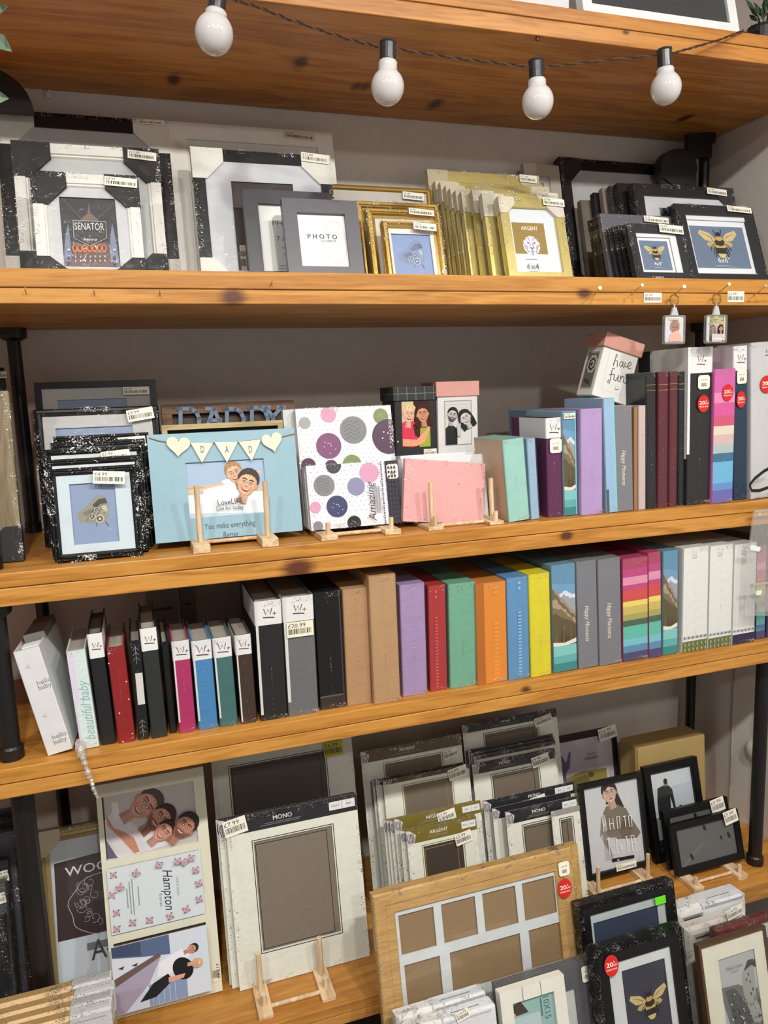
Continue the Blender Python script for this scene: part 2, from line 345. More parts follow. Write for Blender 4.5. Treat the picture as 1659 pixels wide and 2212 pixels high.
# -------- simple printed figures (flat artwork printed on paper)
def head(b,x,z,r,skin,hair,rot=0,beard=None,smile=True,long=False,fem=False):
    c,s=math.cos(math.radians(rot)),math.sin(math.radians(rot)); T=lambda a,d:(x+(a*c-d*s)*r,z+(a*s+d*c)*r)
    sh=lambda q,f:tuple(max(0,min(255,int(v*f))) for v in q); O=lambda a,d,ra,rb,col,e=0:b.oval(*T(a,d),r*ra,r*rb,col,rot+e,16)
    dk=sh(skin,.8); md=sh(skin,.9); lt=sh(skin,1.07); hl=sh(hair,1.35); hd=sh(hair,.7)
    if long:
        b.ngon([T(-1.02,.6),T(-.85,1.0),T(-.5,1.32),T(0,1.45),T(.5,1.34),T(.95,1.0),T(1.2,.3),T(1.3,-.6),T(1.28,-1.6),T(.8,-1.75),T(.3,-1.5),T(-.6,-1.6),T(-1.05,-1.7),T(-1.22,-.8),T(-1.16,0)],hair)
        for k in range(5): b.line([T(-1.1+.06*k,.5-.2*k),T(-1.12+.1*k,-.5),T(-1.02+.08*k,-1.55)],r*.035,hl if k%2 else hd); b.line([T(1.12-.06*k,.3),T(1.2-.09*k,-.6),T(1.15-.08*k,-1.55)],r*.035,hd if k%2 else hl)
    else:
        O(0,.42,.95,.98,hair)
    b.ngon([T(-.32,-.7),T(.34,-.7),T(.42,-1.7),T(-.42,-1.7)],dk); b.ngon([T(-.2,-.9),T(.32,-.75),T(.40,-1.65),T(-.1,-1.7)],md)
    O(-.8,-.05,.14,.26,dk); O(.8,-.05,.14,.26,dk); O(-.8,-.05,.08,.16,md); O(.8,-.05,.08,.16,md)
    b.ngon([T(-.76,.4),T(-.78,.05),T(-.72,-.35),T(-.56,-.7),T(-.3,-.95),T(0,-1.03),T(.3,-.95),T(.56,-.7),T(.72,-.35),T(.78,.05),T(.76,.4),T(.6,.85),T(0,1.02),T(-.6,.85)],md)
    b.ngon([T(-.68,.4),T(-.72,.0),T(-.62,-.4),T(-.42,-.74),T(0,-.94),T(.34,-.78),T(.54,-.4),T(.6,0),T(.58,.45),T(.4,.85),T(-.4,.85)],skin)
    O(-.05,.62,.42,.22,lt); O(-.42,-.26,.2,.15,tuple(min(255,int(a*f)) for a,f in zip(skin,(1.03,.9,.88)))); O(.38,-.26,.18,.14,tuple(min(255,int(a*f)) for a,f in zip(skin,(1.01,.88,.86)))); O(-.02,-.76,.2,.1,lt)
    b.ngon([T(-.80,.25),T(-.84,.6),T(-.7,1.0),T(-.3,1.26),T(.2,1.3),T(.62,1.08),T(.84,.7),T(.82,.25),T(.7,.5),T(.5,.72),T(.1,.84),T(-.3,.78),T(-.62,.58)],hair)
    for k in range(6): b.line([T(-.7+.24*k,.62+.05*math.sin(k)),T(-.62+.24*k,.95),T(-.42+.2*k,1.16)],r*.03,hl if k%2 else hd)
    if beard:
        b.ngon([T(-.72,-.15),T(-.66,-.55),T(-.4,-.92),T(0,-1.08),T(.4,-.92),T(.66,-.55),T(.72,-.15),T(.5,-.34),T(.2,-.3),T(0,-.34),T(-.2,-.3),T(-.5,-.34)],beard); b.ngon([T(-.5,-.6),T(0,-.98),T(.5,-.6),T(0,-.74)],sh(beard,.85))
    for q in(-.3,.3):
        O(q,.12,.22,.13,md); O(q,.1,.155,.075 if not smile else .055,(236,230,224)); O(q,.1,.07,.07 if not smile else .055,(44,30,26)); O(q+.02,.125,.02,.02,(250,250,250))
        b.line([T(q-.17,.13),T(q-.05,.185),T(q+.08,.18),T(q+.17,.12)],r*.045,sh(hair,.6)); b.line([T(q-.22,.33),T(q-.05,.41),T(q+.2,.35)],r*.075,sh(hair,.85))
    b.ngon([T(-.06,.2),T(.06,.2),T(.13,-.17),T(.07,-.25),T(-.07,-.25),T(-.13,-.17)],md); O(0,-.1,.055,.12,lt); O(-.07,-.22,.035,.025,sh(skin,.6)); O(.07,-.22,.035,.025,sh(skin,.6))
    if smile:
        b.line([T(-.42,-.28),T(-.47,-.42),T(-.42,-.52)],r*.035,dk); b.line([T(.42,-.28),T(.47,-.42),T(.42,-.52)],r*.035,dk)
        b.ngon([T(-.36,-.40),T(-.1,-.44),T(0,-.46),T(.1,-.44),T(.36,-.40),T(.26,-.6),T(0,-.7),T(-.26,-.6)],(172,82,80)); b.ngon([T(-.31,-.43),T(0,-.49),T(.31,-.43),T(.22,-.56),T(0,-.61),T(-.22,-.56)],(92,34,36)); b.ngon([T(-.29,-.435),T(0,-.495),T(.29,-.435),T(.2,-.52),T(0,-.55),T(-.2,-.52)],(244,240,234))
    else:
        b.ngon([T(-.22,-.5),T(-.06,-.45),T(.06,-.45),T(.22,-.5),T(.1,-.6),T(-.1,-.6)],(176,96,92)); b.line([T(-.2,-.5),T(0,-.52),T(.2,-.5)],r*.03,(110,50,50))
def bee(b,cx,cz,s,rot=0):
    c,q=math.cos(math.radians(rot)),math.sin(math.radians(rot)); T=lambda a,d:(cx+(a*c-d*q)*s,cz+(a*q+d*c)*s)
    for sg in(-1,1):
        b.ngon([T(sg*.15,.12),T(sg*.45,.42),T(sg*.95,.58),T(sg*1.05,.4),T(sg*.75,.08),T(sg*.3,.0)],(214,190,136))
        b.ngon([T(sg*.2,.0),T(sg*.6,.0),T(sg*.72,-.15),T(sg*.5,-.28),T(sg*.22,-.16)],(196,170,118))
        for k in(.35,.6,.85): b.line([T(sg*.2,.1),T(sg*k,.12+k*.35)],s*.015,(120,98,60))
        for (a,d,e,f) in ((.12,.32,.2,.62),(.3,-.1,.55,-.42),(.25,-.2,.42,-.62),(.2,-.35,.33,-.75)): b.line([T(sg*a,d),T(sg*(a+e)/2+.04*sg,(d+f)/2+.05),T(sg*e,f)],s*.035,(20,18,18))
    b.oval(*T(0,-.38),s*.3,s*.42,(26,24,24),rot); b.ngon([T(-.27,-.3),T(.27,-.3),T(.29,-.16),T(-.29,-.16)],(206,172,96)); b.ngon([T(-.24,-.58),T(.24,-.58),T(.14,-.76),T(0,-.8),T(-.14,-.76)],(220,196,132))
    b.oval(*T(0,.05),s*.28,s*.26,(30,26,24),rot); b.oval(*T(0,.16),s*.2,s*.12,(200,168,100),rot,12); b.oval(*T(-.3,.12),s*.1,s*.1,(206,180,120),0,10); b.oval(*T(.3,.12),s*.1,s*.1,(206,180,120),0,10)
    b.oval(*T(0,.36),s*.13,s*.12,(28,24,22),rot,12)
def butterfly(b,cx,cz,s,a=(150,146,130),d=(70,66,60),lt=(200,196,176)):
    T=lambda x,z:(cx+x*s,cz+z*s)
    b.ngon([T(-1,-.35),T(-.95,-.05),T(-.5,.25),T(-.15,.6),T(.25,.95),T(.6,.9),T(.82,.5),T(.85,.0),T(.75,-.5),T(.45,-.85),T(.1,-.8),T(-.3,-.75),T(-.85,-.65)],a)
    b.ngon([T(-.1,.35),T(.3,.7),T(.7,.75),T(.8,.4),T(.4,.4),T(.1,.15)],d); b.ngon([T(.35,.25),T(.7,.3),T(.8,-.1),T(.55,.0)],lt)
    b.ngon([T(-.7,-.1),T(-.3,.1),T(.05,.1),T(-.1,-.2),T(-.5,-.3)],tuple(int(x*.82) for x in a))
    for x,z,r in((-.15,-.35,.2),(.28,-.52,.26),(.15,.05,.17),(.55,-.2,.15)):
        b.oval(*T(x,z),r*s,None,lt); b.oval(*T(x,z),r*s*.68,None,d); b.oval(*T(x,z),r*s*.35,None,lt,n=10)
    for q in(.1,.35,.6): b.line([T(-.6+q,-.6),T(q,.3+q*.5)],s*.02,d)
    b.line([T(.6,-.7),T(.75,-1.0)],s*.04,d); b.line([T(.1,-.78),T(.05,-.95)],s*.04,d)
def wlogo(b,cx,cz,s,c=(60,50,50)):
    T=lambda x,z:(cx+x*s,cz+z*s)
    b.line([T(-.5,.45),T(-.28,-.3),T(0,.3),T(.22,-.3),T(.45,.45)],s*.1,c); b.line([T(.52,-.2),T(.96,-.2)],s*.07,c); b.line([T(.74,.0),T(.74,-.42)],s*.07,c)
    b.line([T(-.65,-.58),T(.1,-.62),T(.7,-.7)],s*.12,c)
def dots(b,x0,x1,z0,z1,seed,col=(150,148,158),step=.011,r=.0011):
    z=z0+step*.5; k=0
    while z<z1:
        x=x0+step*(.3 if k%2 else .8)
        while x<x1: b.oval(x,z,r,None,col,n=6,y=b.y); x+=step
        z+=step*.8; k+=1
    b.y-=EPS
def stripes(b,x0,x1,z0,z1,cols,wob=.0):
    cols=[(tuple(int(q*.86+190*.14) for q in c),k) for c,k in cols]; n=len(cols); z=z1; tot=sum(c[1] for c in cols)
    for c,k in cols:
        zz=z-(z1-z0)*k/tot; b.ngon([(x0,zz),(x1,zz+wob),(x1,z+wob),(x0,z)],c,y=b.y); z=zz
    b.y-=EPS
RAINBOW=[((168,48,88),1.2),((186,52,120),.9),((226,140,176),.9),((190,52,112),.6),((208,62,58),1.3),((236,216,96),.6),((206,180,84),.9),((160,160,80),.7),((54,88,66),.7),((84,186,166),1.5),((110,190,210),.8),((74,132,176),.8),((58,52,100),1.0)]
RAINBOW2=[((206,84,160),1.6),((232,130,184),.7),((214,74,150),.9),((206,72,110),.7),((226,216,190),.6),((214,180,180),.7),((168,190,194),.6),((44,100,136),.6),((96,178,222),1.5),((84,142,206),.5),((96,92,178),.9)]
def scenic(b,x0,x1,z0,z1):
    w,h=x1-x0,z1-z0; X=lambda a:x0+a*w; Z=lambda a:z0+a*h; rn=random.Random(11)
    b.rect(x0,x1,Z(.5),z1,(112,158,196)); b.ngon([(x0,Z(.84)),(x1,Z(.8)),(x1,z1),(x0,z1)],(96,140,170))
    def ridge(pts,base,col,j=.012,n=14):
        P=[]
        for i in range(n+1):
            t=i/n; k=t*(len(pts)-1); a=int(min(k,len(pts)-2)); P.append((X(t),Z(pts[a]+(pts[a+1]-pts[a])*(k-a)+rn.uniform(-j,j))))
        b.ngon(P+[(x1,Z(base)),(x0,Z(base))],col)
    ridge((.70,.72,.755,.74,.70),.4,(206,212,222)); ridge((.66,.70,.73,.70,.67),.4,(150,154,160),.02); ridge((.80,.74,.66,.60,.54),.3,(150,136,116)); ridge((.79,.70,.63,.56,.50),.3,(108,98,76),.012)
    ridge((.70,.66,.60,.52,.48),.3,(164,146,120),.02); ridge((.62,.60,.56,.50,.44),.28,(120,106,80),.014); ridge((.56,.54,.50,.47,.42),.27,(92,82,58),.01)
    for i in range(22):
        a=(i+rn.random())/22*.94+.02; t=.36+rn.uniform(0,.10); b.ngon([(X(a-.03),Z(.26)),(X(a+.03),Z(.26)),(X(a),Z(t))],rn.choice([(84,74,48),(66,62,44),(104,92,62)]),y=b.y-EPS*(i%3+1))
    b.y-=EPS*3
    b.ngon([(x0,Z(.25)),(X(.4),Z(.235)),(x1,Z(.26)),(x1,Z(.30)),(X(.5),Z(.27)),(x0,Z(.285))],(222,212,202)); b.rect(x0,x1,z0,Z(.245),(124,188,186)); b.rect(x0,x1,z0,Z(.15),(92,166,166)); b.rect(x0,x1,z0,Z(.08),(60,130,130))
# -------- photo albums
def album(label,y,z,bl,br,tl,tr,depth,col,label_h=None,art=None,closed=False,side=None,name='photo_album',cat='photo album',group=None,
          film_on=True,left_line=None,vb=0,pages=(176,170,160),bulge=.003,rough=.3,zt=None,logo=True,matx=None,yaw=0,lab_col=(226,226,226),logo_c=(90,50,54),sidelab=True):
    """upright album; bl,br = photo columns of the spine's foot, tl,tr = photo points of the spine's head. depth into the shelf"""
    B0=xat(bl,y,z); B1=xat(br,y,z); p0=onY(*tl,y); p1=onY(*tr,y)
    h=((p0.z+p1.z)/2-z); tilt=((p0.x+p1.x)/2-(B0+B1)/2)/h; ro=-math.atan(tilt); w=(B1-B0)*math.cos(ro); h/=math.cos(ro)
    w=max(w-.0022,.004)
    e=Vector((math.cos(ro),0,math.sin(ro))); up=Vector((-math.sin(ro),0,math.cos(ro))); A=Vector((B0,y,z+.0006))
    if ro<0: A=Vector((B1,y,z+.0006))-e*w
    if yaw:
        q=Matrix.Rotation(math.radians(yaw),3,'Z'); e=q@e; up=q@up
    p=object.__new__(Pan); p.e,p.up,p.A,p.w,p.h=e,up,A,w,h; p.k=e.cross(up)*-1; p.th=depth; p.setM()
    if sum(col)>230: col=tuple(int(q*.86+205*.14) for q in col)
    E=empty(name,p.M,label,cat,group); m=matx or paint(col,rough,bs=120,bst=.06)
    c=.0026; g=min(bulge,w*.2)
    outer=[(0,depth),(0,g),(g*.3,g*.3),(g,0),(w-g,0),(w-g*.3,g*.3),(w,g),(w,depth)]
    if closed: CV=MB().prismz(outer,0,h).build('cover',m,E)
    else:
        inner=[(w-c,depth),(w-c,c+g*.5),(c,c+g*.5),(c,depth)]; CV=MB().prismz(outer+inner,0,h).build('cover',m,E)
        MB().box(c,w-c,c+g*.5+.001,depth-.005,.003,h-.006).build('page_block',paint(pages,.8,bs=200,bst=.3),E)
    o=.0005
    if label_h:
        z0=h*(1-label_h); b=MB(); P=[(-o,depth*.75),(-o,g),(g*.3-o,g*.3-o),(g,-o),(w-g,-o),(w-g*.3+o,g*.3-o),(w+o,g),(w+o,depth*.75)]
        for i in range(len(P)-1): b.add([(P[i][0],P[i][1],z0),(P[i+1][0],P[i+1][1],z0),(P[i+1][0],P[i+1][1],h+o),(P[i][0],P[i][1],h+o)],[(0,1,2,3)],lab_col)
        b.y=-.0008
        if logo:
            wlogo(b,w*.5,h-(h-z0)*.48,min(w*.45,.016),logo_c)
        b.build('spine_label',printed(.4),CV,label='white paper band')
    if left_line:
        b=MB(); b.box(-o*2,w*.06,-o,.0,h*left_line,h,(226,228,228)); b.build('sleeve_edge',paint((226,228,228),.5),E)
    if art:
        b=MB(); b.y=-.0006; art(b,g*.2,w-g*.2,.0005,h-.0005,p); b.build('spine_print',printed(.4),CV)
    if film_on:
        q=.0007; b=MB(); b.add([(-q,depth,0),(w+q,depth,0),(w+q,depth,h+q),(-q,depth,h+q),(-q,-q,0),(w+q,-q,0),(w+q,-q,h+q),(-q,-q,h+q)],[(4,5,6,7),(0,4,7,3),(5,1,2,6),(7,6,2,3)]); b.box(w*.5-.0005,w*.5+.0004,-q-.0005,-q,.002,h*.98); b.box(0,w,-q-.0004,-q,h-.012,h); b.box(0,w,-q-.0004,-q,.0,.008); b.build('plastic_wrap',WRAP(),E,mat2=CRINK(),split=4)
    return E,p
# -------- wooden display easel: two foot blocks running front to back, rod, uprights at the back, short pegs in front
PALE=dict(c1=(222,196,160),c2=(190,156,118))
def easel(label,x1,x2,yf,z,blk=.10,bw=.022,bh=.011,up=.1,lean=0,peg=.022,ypeg=.018,yup=None,group=None,dr=.0048,yaw=0,rod=.3):
    M=Matrix.Translation((x1,yf,z+.0003))@Matrix.Rotation(math.radians(yaw),4,'Z'); E=empty('display_easel',M,label,'display easel',group); w=x2-x1; wd=wood(PALE['c1'],PALE['c2'],'Y',1.5,rough=.6); wv=wood(PALE['c1'],PALE['c2'],'Z',1.5,rough=.6)
    yup=yup if yup is not None else blk*.45
    for X in(0,w):
        MB().box(X-bw/2,X+bw/2,0,blk,0,bh).build('foot_block',wd,E,bevel=.0008)
        if up: MB().tube([(X,yup,bh*.4),(X,yup+up*math.sin(math.radians(lean)),bh+up*math.cos(math.radians(lean)))],dr,12).build('upright',wv,E,smooth=False)
        if peg: MB().tube([(X,ypeg,bh*.4),(X,ypeg,bh+peg)],dr,12).build('peg',wv,E)
    MB().tube([(bw/2,blk*rod,bh*.55),(w-bw/2,blk*rod,bh*.55)],dr*.8,10).build('cross_rod',wd,E)
    return E
# ================================================================== the setting
wallm=paint((226,220,213),.75,bs=180,bst=.08)
struct('wall_back',MB().box(-1.6,RWX,BY,BY+.05,-.0,3.1),wallm,'plain off-white wall behind the shelves')
struct('wall_right',MB().box(RWX,RWX+.05,-.2,BY+.05,-.0,3.1),wallm,'plain off-white side wall at the right end of the shelves')
struct('trim_1',MB().box(RWX-.004,RWX,1.627,1.631,.32,.89),paint((170,164,152),.8),'panel joint in the side wall')
struct('floor',MB().box(-1.6,RWX+.05,-.6,BY+.05,-.05,0),paint((120,112,104),.5))
# ---- five solid pine shelves; each has a top board and a lip glued under it
def shelf(k,label,knots,x0=-1.55,x1=RWX-.002,c1=(194,136,60),c2=(166,108,38),seam=.45):
    zt,zb=SH[k]; zs=zt-(zt-zb)*seam
    E=empty('shelf',Matrix.Identity(4),label,'shelf')
    kn=tuple(knots)
    MB().box(x0,x1,FY,BY-.001,zs+.0007,zt).build('board',wood(c1,c2,'X',1.0,kn,.42),E,bevel=.0015)
    MB().box(x0,x1,FY+.0005,BY-.001,zb,zs-.0007).build('lower_board',wood(tuple(min(255,q+6) for q in c1),c2,'X',1.13,kn,.42),E,bevel=.0015)
    MB().box(x0,x1,FY+.002,BY-.002,zs-.001,zs+.001).build('glue_seam',paint((90,56,24),.8),E)
    return E
def kn(u,v,r,y=FY): p=onY(u,v,y); return (round(p.x,3),y,round(p.z,3),r)
def ku(u,v,r,k): p=onZ(u,v,SH[k][1]); return (round(p.x,3),round(p.y,3),round(p.z,3),r)
shelf('A','top pine shelf with the string of white bulbs hanging in front',[ku(650,134,.010,'A'),ku(770,186,.008,'A'),ku(790,186,.008,'A'),ku(375,172,.010,'A'),ku(940,225,.012,'A'),ku(1480,255,.010,'A'),kn(1352,70,.006)],c1=(196,132,58),c2=(166,102,36))
shelf('B','second pine shelf from the top, with nails and keyrings on its front edge',[kn(503,641,.017),kn(1262,634,.012)],seam=.55)
shelf('C','middle pine shelf carrying the blue DAD frame, with a big dark knot',[kn(645,1228,.024),kn(1223,1158,.010),kn(1225,1158,.009)],seam=.45)
shelf('D','pine shelf packed with a row of upright photo albums',[kn(1136,1489,.008)],seam=.5)
shelf('E','lowest pine shelf with mounts, easels and leaning frames',[],c1=(190,134,62),c2=(162,106,42),seam=.5)
# small brown screw heads in the top shelf
for u,v in ((1161,79),):
    q=onZ(u,v+3,SH['A'][1]); tag(MB().tube([(q.x,q.y,q.z),(q.x,q.y,q.z-.004)],.004,10).build('screw',paint((110,60,44),.4,metal=.6)),'small brown screw head under the top shelf','screw')
# ---- black metal posts
postm=paint((20,19,20),.42,bs=70,bst=.05)
def post(label,x,y,z0,z1,r=.0135,fl=.027,top=True,foot=True):
    E=empty('support_post',Matrix.Translation((x,y,z0)),label,'support post','black pipe posts'); h=z1-z0
    MB().tube([(0,0,0),(0,0,h)],r,20).build('pipe',postm,E,smooth=False)
    if top: MB().lathe((0,0,h-.026),[(r*1.1,0),(fl*.95,.006),(fl,.012),(fl,.026)],20).build('flange',postm,E)
    if foot: MB().lathe((0,0,0),[(r*1.25,0),(r*1.25,.02),(r*1.05,.024)],20).build('foot_collar',postm,E)
post('black back post at the left between the middle and second shelves',-.218,1.775,ZC,SH['B'][1])
post('black back post at the left behind the leaning white album',-.218,1.775,ZD,SH['C'][1])
post('black back post at the left above the gold wood print frame',-.218,1.775,ZE,SH['D'][1])
post('thick black front post at the left between the middle and second shelves',-.245,1.395,ZC,SH['B'][1],r=.0165)
post('thick black front post beside the leaning white album',-.245,1.395,ZD,SH['C'][1],r=.0165)
post('thick black front post between the dark wrapped frames and the wood print frame',-.24,1.415,ZE,SH['D'][1],r=.0195,foot=False)
post('black back post at the right under the top shelf',1.503,1.755,ZB,SH['A'][1])
post('black back post at the right behind the rainbow albums and keyrings',1.506,1.755,ZC,SH['B'][1])
post('black back post at the right above the tan box frame',1.508,1.755,ZE,SH['D'][1])
post('black back post hidden in the dark behind the row of albums',.39,1.775,ZD,SH['C'][1])
post('thick black front post at the right end of the lowest shelf',1.437,1.42,ZE,SH['D'][1],r=.0165)
# curved black bracket beside the right top post
E=empty('pipe_bracket',Matrix.Translation((1.395,1.72,2.10)),'round black pipe bracket beside the right top post under the top shelf','bracket')
b=MB(); b.prismy([(.056*math.cos(t*math.pi/12),.046*math.sin(t*math.pi/12)) for t in range(24)],0,.03); b.build('disc',postm,E)
MB().prismy([(-.05,.01),(-.045,-.03),(.0,-.075),(.05,-.12),(.062,-.08),(.055,.02)],.005,.02).build('web',postm,E)
MB().box(.03,.105,.004,.02,.03,.085).build('arm',postm,E)
# black rounded lamp hood with ivy, top left
E=empty('pipe_bracket',Matrix.Translation((-.235,1.70,2.10)),'black half-round pipe bracket at the upper left behind the ivy leaves','bracket')
p=object.__new__(Pan)
b=MB(); b.prismy([(.085*math.cos(t*math.pi/14),.075*math.sin(t*math.pi/14)) for t in range(15)],0,.03); b.build('disc',postm,E)
E.location=onY(-33,232,1.70)
leafm=wood((120,142,118),(84,108,86),'Z',2,rough=.5)
def leaf_mesh(b,pts,fold=.006,nv=Vector((0,-1,0))):
    """pts: base, left, tip, right as 3d"""
    a,l,t,r=[Vector(q) for q in pts]; mid=(a+t)/2+nv*(-fold)
    l1=(a*.45+l*.75+t*.0-a*.2); n=len(b.v)
    L2=(a+(l-mid)*.8+mid)/2; 
    b.add([a,(a+l)/2+(l-mid)*.22,l,(l+t)/2+(l-mid)*.12,t,(r+t)/2+(r-mid)*.12,r,(a+r)/2+(r-mid)*.22,mid],[(0,1,8),(1,2,8),(2,3,8),(3,4,8),(4,5,8),(5,6,8),(6,7,8),(7,0,8)][::1])
def px3(l,y): return [onY(u,v,y) for u,v in l]
E=empty('ivy_trail',Matrix.Translation(onY(-20,60,1.30)),'trailing ivy with pale green leaves at the upper left corner','ivy'); L0=onY(-20,60,1.30)
def rel(pts): return [q-L0 for q in pts]
MB().tube(rel([onY(-14,-40,1.31),onY(-12,30,1.30),onY(-16,110,1.305),onY(-12,230,1.30)]),.0012,6).build('stem',paint((86,92,60),.6),E)
for P in (((-8,20),(-4,36),(18,13),(-2,8)),((-6,80),(-4,104),(27,112),(9,76)),((-14,200),(-10,226),(20,213),(-2,196)),((-10,52),(-8,60),(5,56),(-4,48))):
    b=MB(); leaf_mesh(b,rel(px3(P,1.295))); b.build('leaf',leafm,E)
# white cable clip on the wall
q=onY(103,200,BY); M=Matrix.Translation(q); E=empty('wall_clip',M,'small white clip on the wall under the top shelf at the left','clip')
MB().box(-.005,.005,-.006,0,-.012,.012).build('clip_body',paint((235,230,225),.5),E,bevel=.002); MB().tube([(0,-.006,.002),(0,-.009,.002)],.0022,8).build('screw',paint((180,180,180),.3,metal=1),E)
q=onXp(1630,1622,RWX); E=empty('wall_dome',Matrix.Translation(q),'small clear dome on the side wall behind the right front post','wall dome')
b=MB(); b.lathe((0,0,0),[(.03,0),(.03,.003),(.027,.010),(.018,.017),(.006,.020)],24); o=b.build('dome',paint((196,194,184),.12,coat=.6),E,smooth=True); o.rotation_euler=(0,-math.pi/2,0)
# ================================================================== on top of the top shelf
p=Pan(1.368,ZA,14,(1262,30),(1592,30),(1400,-330),th=.02)
frame('very large white frame with a plain dark panel on the top shelf',p,.021,(246,246,246),art=lambda b,x0,x1,z0,z1,p:b.rect(x0,x1,z0,z1,(66,66,68)),bg=(66,66,68),rec=.003)
q=onY(1190,2,1.42); E=empty('paper_pack',Matrix.Translation((q.x-.09,1.37,ZA)),'white paper packs lying on the top shelf left of the large white frame','paper pack')
MB().box(-.12,.10,.0,.12,0,.03).build('sheets',paint((226,226,230),.6),E,bevel=.002); MB().box(.0,.09,.012,.1,.0302,.036).build('card_edge',paint((120,122,134),.6),E)
MB().ngon([(-.05,.0305),(-.02,.046),(.0,.0305)],(240,240,240),y=.03).build('torn_flap',paint((232,232,232),.6),E)
q=onY(1655,62,1.40); X0,Z0=q.x,ZA
E=empty('potted_plant',Matrix.Translation((X0+.01,1.42,ZA)),'small dark green leafy plant in a black pot on the top shelf','potted plant')
MB().lathe((0,0,0),[(.022,0),(.03,.045),(.032,.05),(.028,.05),(.026,.04)],20).build('pot',paint((30,30,32),.4),E,smooth=False)
rnd=random.Random(3); lm=wood((58,84,48),(34,54,32),'Z',2,rough=.35)
for i in range(22):
    a=rnd.uniform(0,6.28); r=rnd.uniform(.02,.055); h=rnd.uniform(.03,.115); a0=Vector((.3*r*math.cos(a),.3*r*math.sin(a),.045+.4*(h-.03))); t=Vector((r*math.cos(a),r*math.sin(a)*.7,h)); d=(t-a0).normalized(); s=d.cross(Vector((0,-.9,.4))).normalized()*.0095
    b=MB(); mid=a0*.45+t*.55; leaf_mesh(b,(a0,mid+s,t,mid-s),.003); b.build('leaf',lm,E)
    if i%3==0: MB().tube([(0,0,.04),a0],.0012,6).build('stem',paint((60,80,44),.6),E)
# ================================================================== string of bulbs
SY=1.285
cp=[(430,-40),(480,-14),(515,3),(560,16),(620,40),(700,68),(770,90),(822,102),(856,106),(930,118),(1000,128),(1070,136),(1145,144),(1178,145),(1240,138),(1330,128),(1420,119),(1450,116),(1500,102),(1560,84),(1606,67)]
P=[onY(u,v,SY) for u,v in cp]; P[-1]=onY(1606,66,FY-.003); P[-2]=onY(1560,84,1.33); P[-3]=onY(1500,102,1.305)
def dense(P,n=9):
    out=[]
    for i in range(len(P)-1):
        for k in range(n): out.append(P[i].lerp(P[i+1],k/n))
    return out+[P[-1]]
D=dense(P,12); E=empty('string_lights',Matrix.Translation(D[0]),'twisted brown cord of the string lights sagging below the top shelf','cord')
for s in (0,1):
    b=MB(); pts=[]
    for i,q in enumerate(D):
        a=i*.95+s*math.pi; pts.append(q-D[0]+Vector((0,math.cos(a)*.0013,math.sin(a)*.0013)))
    b.tube(pts,.00135,6); b.build('strand',paint((58,38,28) if s else (96,70,50),.35),E)
q=D[-1]-D[0]; MB().tube([q+Vector((0,.008,.002)),q+Vector((.03,.01,.0))],.0016,6).build('cord_end',paint((40,34,30),.5),E)
bulbm=paint((214,212,212),.12,coat=.5)
def bulb(u,vtop,vs,vb,ub,rad,label,lean):
    """socket top, socket end, bulb bottom"""
    a=onY(u,vtop,SY-.002); c=onY(ub,vb,SY-.002); d=(c-a).normalized(); L=(c-a).length; s=(onY(u,vs,SY-.002)-a).length
    M=Matrix.Translation(a)@(Vector((0,0,-1)).rotation_difference(d)).to_matrix().to_4x4()
    E=empty('light_bulb',M,label,'light bulb','white globe bulbs on the string')
    MB().lathe((0,0,-s),[(.0125,0),(.0135,.002),(.0132,s-.004),(.0142,s-.002),(.0138,s),(.006,s+.003)],20).build('socket',paint((42,42,46),.3,bs=60),E)
    H=L-s; r=rad; pr=[]; zc=-(L-r*1.05); 
    for i in range(0,15):
        t=-math.pi/2+i*math.pi*.80/14; pr.append((r*math.cos(t),zc+r*1.05*math.sin(t)))
    pr+=[(r*.56,-s-.006),(r*.58,-s-.003),(r*.5,-s+.001)]
    MB().lathe((0,0,0),pr,32).build('globe',bulbm,E,smooth=True)
bulb(472,-22,26,118,458,.0293,'leftmost white globe bulb of the string, above the small silver frame',0)
bulb(838,90,133,228,837,.0278,'white globe bulb second from the left on the string',0)
bulb(1158,130,172,258,1163,.0281,'lowest white globe bulb, third from the left on the string',0)
bulb(1435,106,148,227,1440,.0282,'rightmost white globe bulb, in front of the top shelf edge',0)
# ================================================================== nails and keyrings on the second shelf
steel=paint((200,180,140),.3,metal=.9); NY=FY-.042
def nail(u,v,ue,ve,label):
    h=onY(u,v,NY+.002); e=onY(ue,ve,FY+.003); E=empty('nail',Matrix.Translation(e),label,'nail','nails along the second shelf edge'); d=(h-e)
    MB().tube([Vector((0,0,0)),d],.0011,8).build('shank',steel,E); n=d.normalized(); MB().tube([d-n*.0004,d+n*.001],.0034,12).build('head',steel,E)
    return e,h
nail(1296,622,1284,637,'nail beside the knot, left of the other nails')
nail(1387,616,1362,637,'nail between the knot and the price label')
N1=nail(1478,619,1459,634,'nail holding the keyring with the baby picture')
N2=nail(1575,614,1549,634,'nail holding the keyring with the picture of two women')
nail(1654,618,1626,640,'nail at the far right, past the torn price label')
for i,(u,v) in enumerate(((57,625),(204,628),(345,630),(585,608))):
    e=onY(u,v+7,FY+.002); E=empty('screw_hook',Matrix.Translation(e),['tiny brass hook near the left end of the second shelf','tiny brass hook below the small silver frame','tiny brass hook below the left black frame stack','tiny brass hook in the edge above the big knot'][i],'hook','small hooks in the second shelf edge')
    MB().tube([Vector((0,0,0)),Vector((0,-.010,0)),Vector((0,-.012,.003)),Vector((0,-.012,.007))],.001,6).build('wire',steel,E)
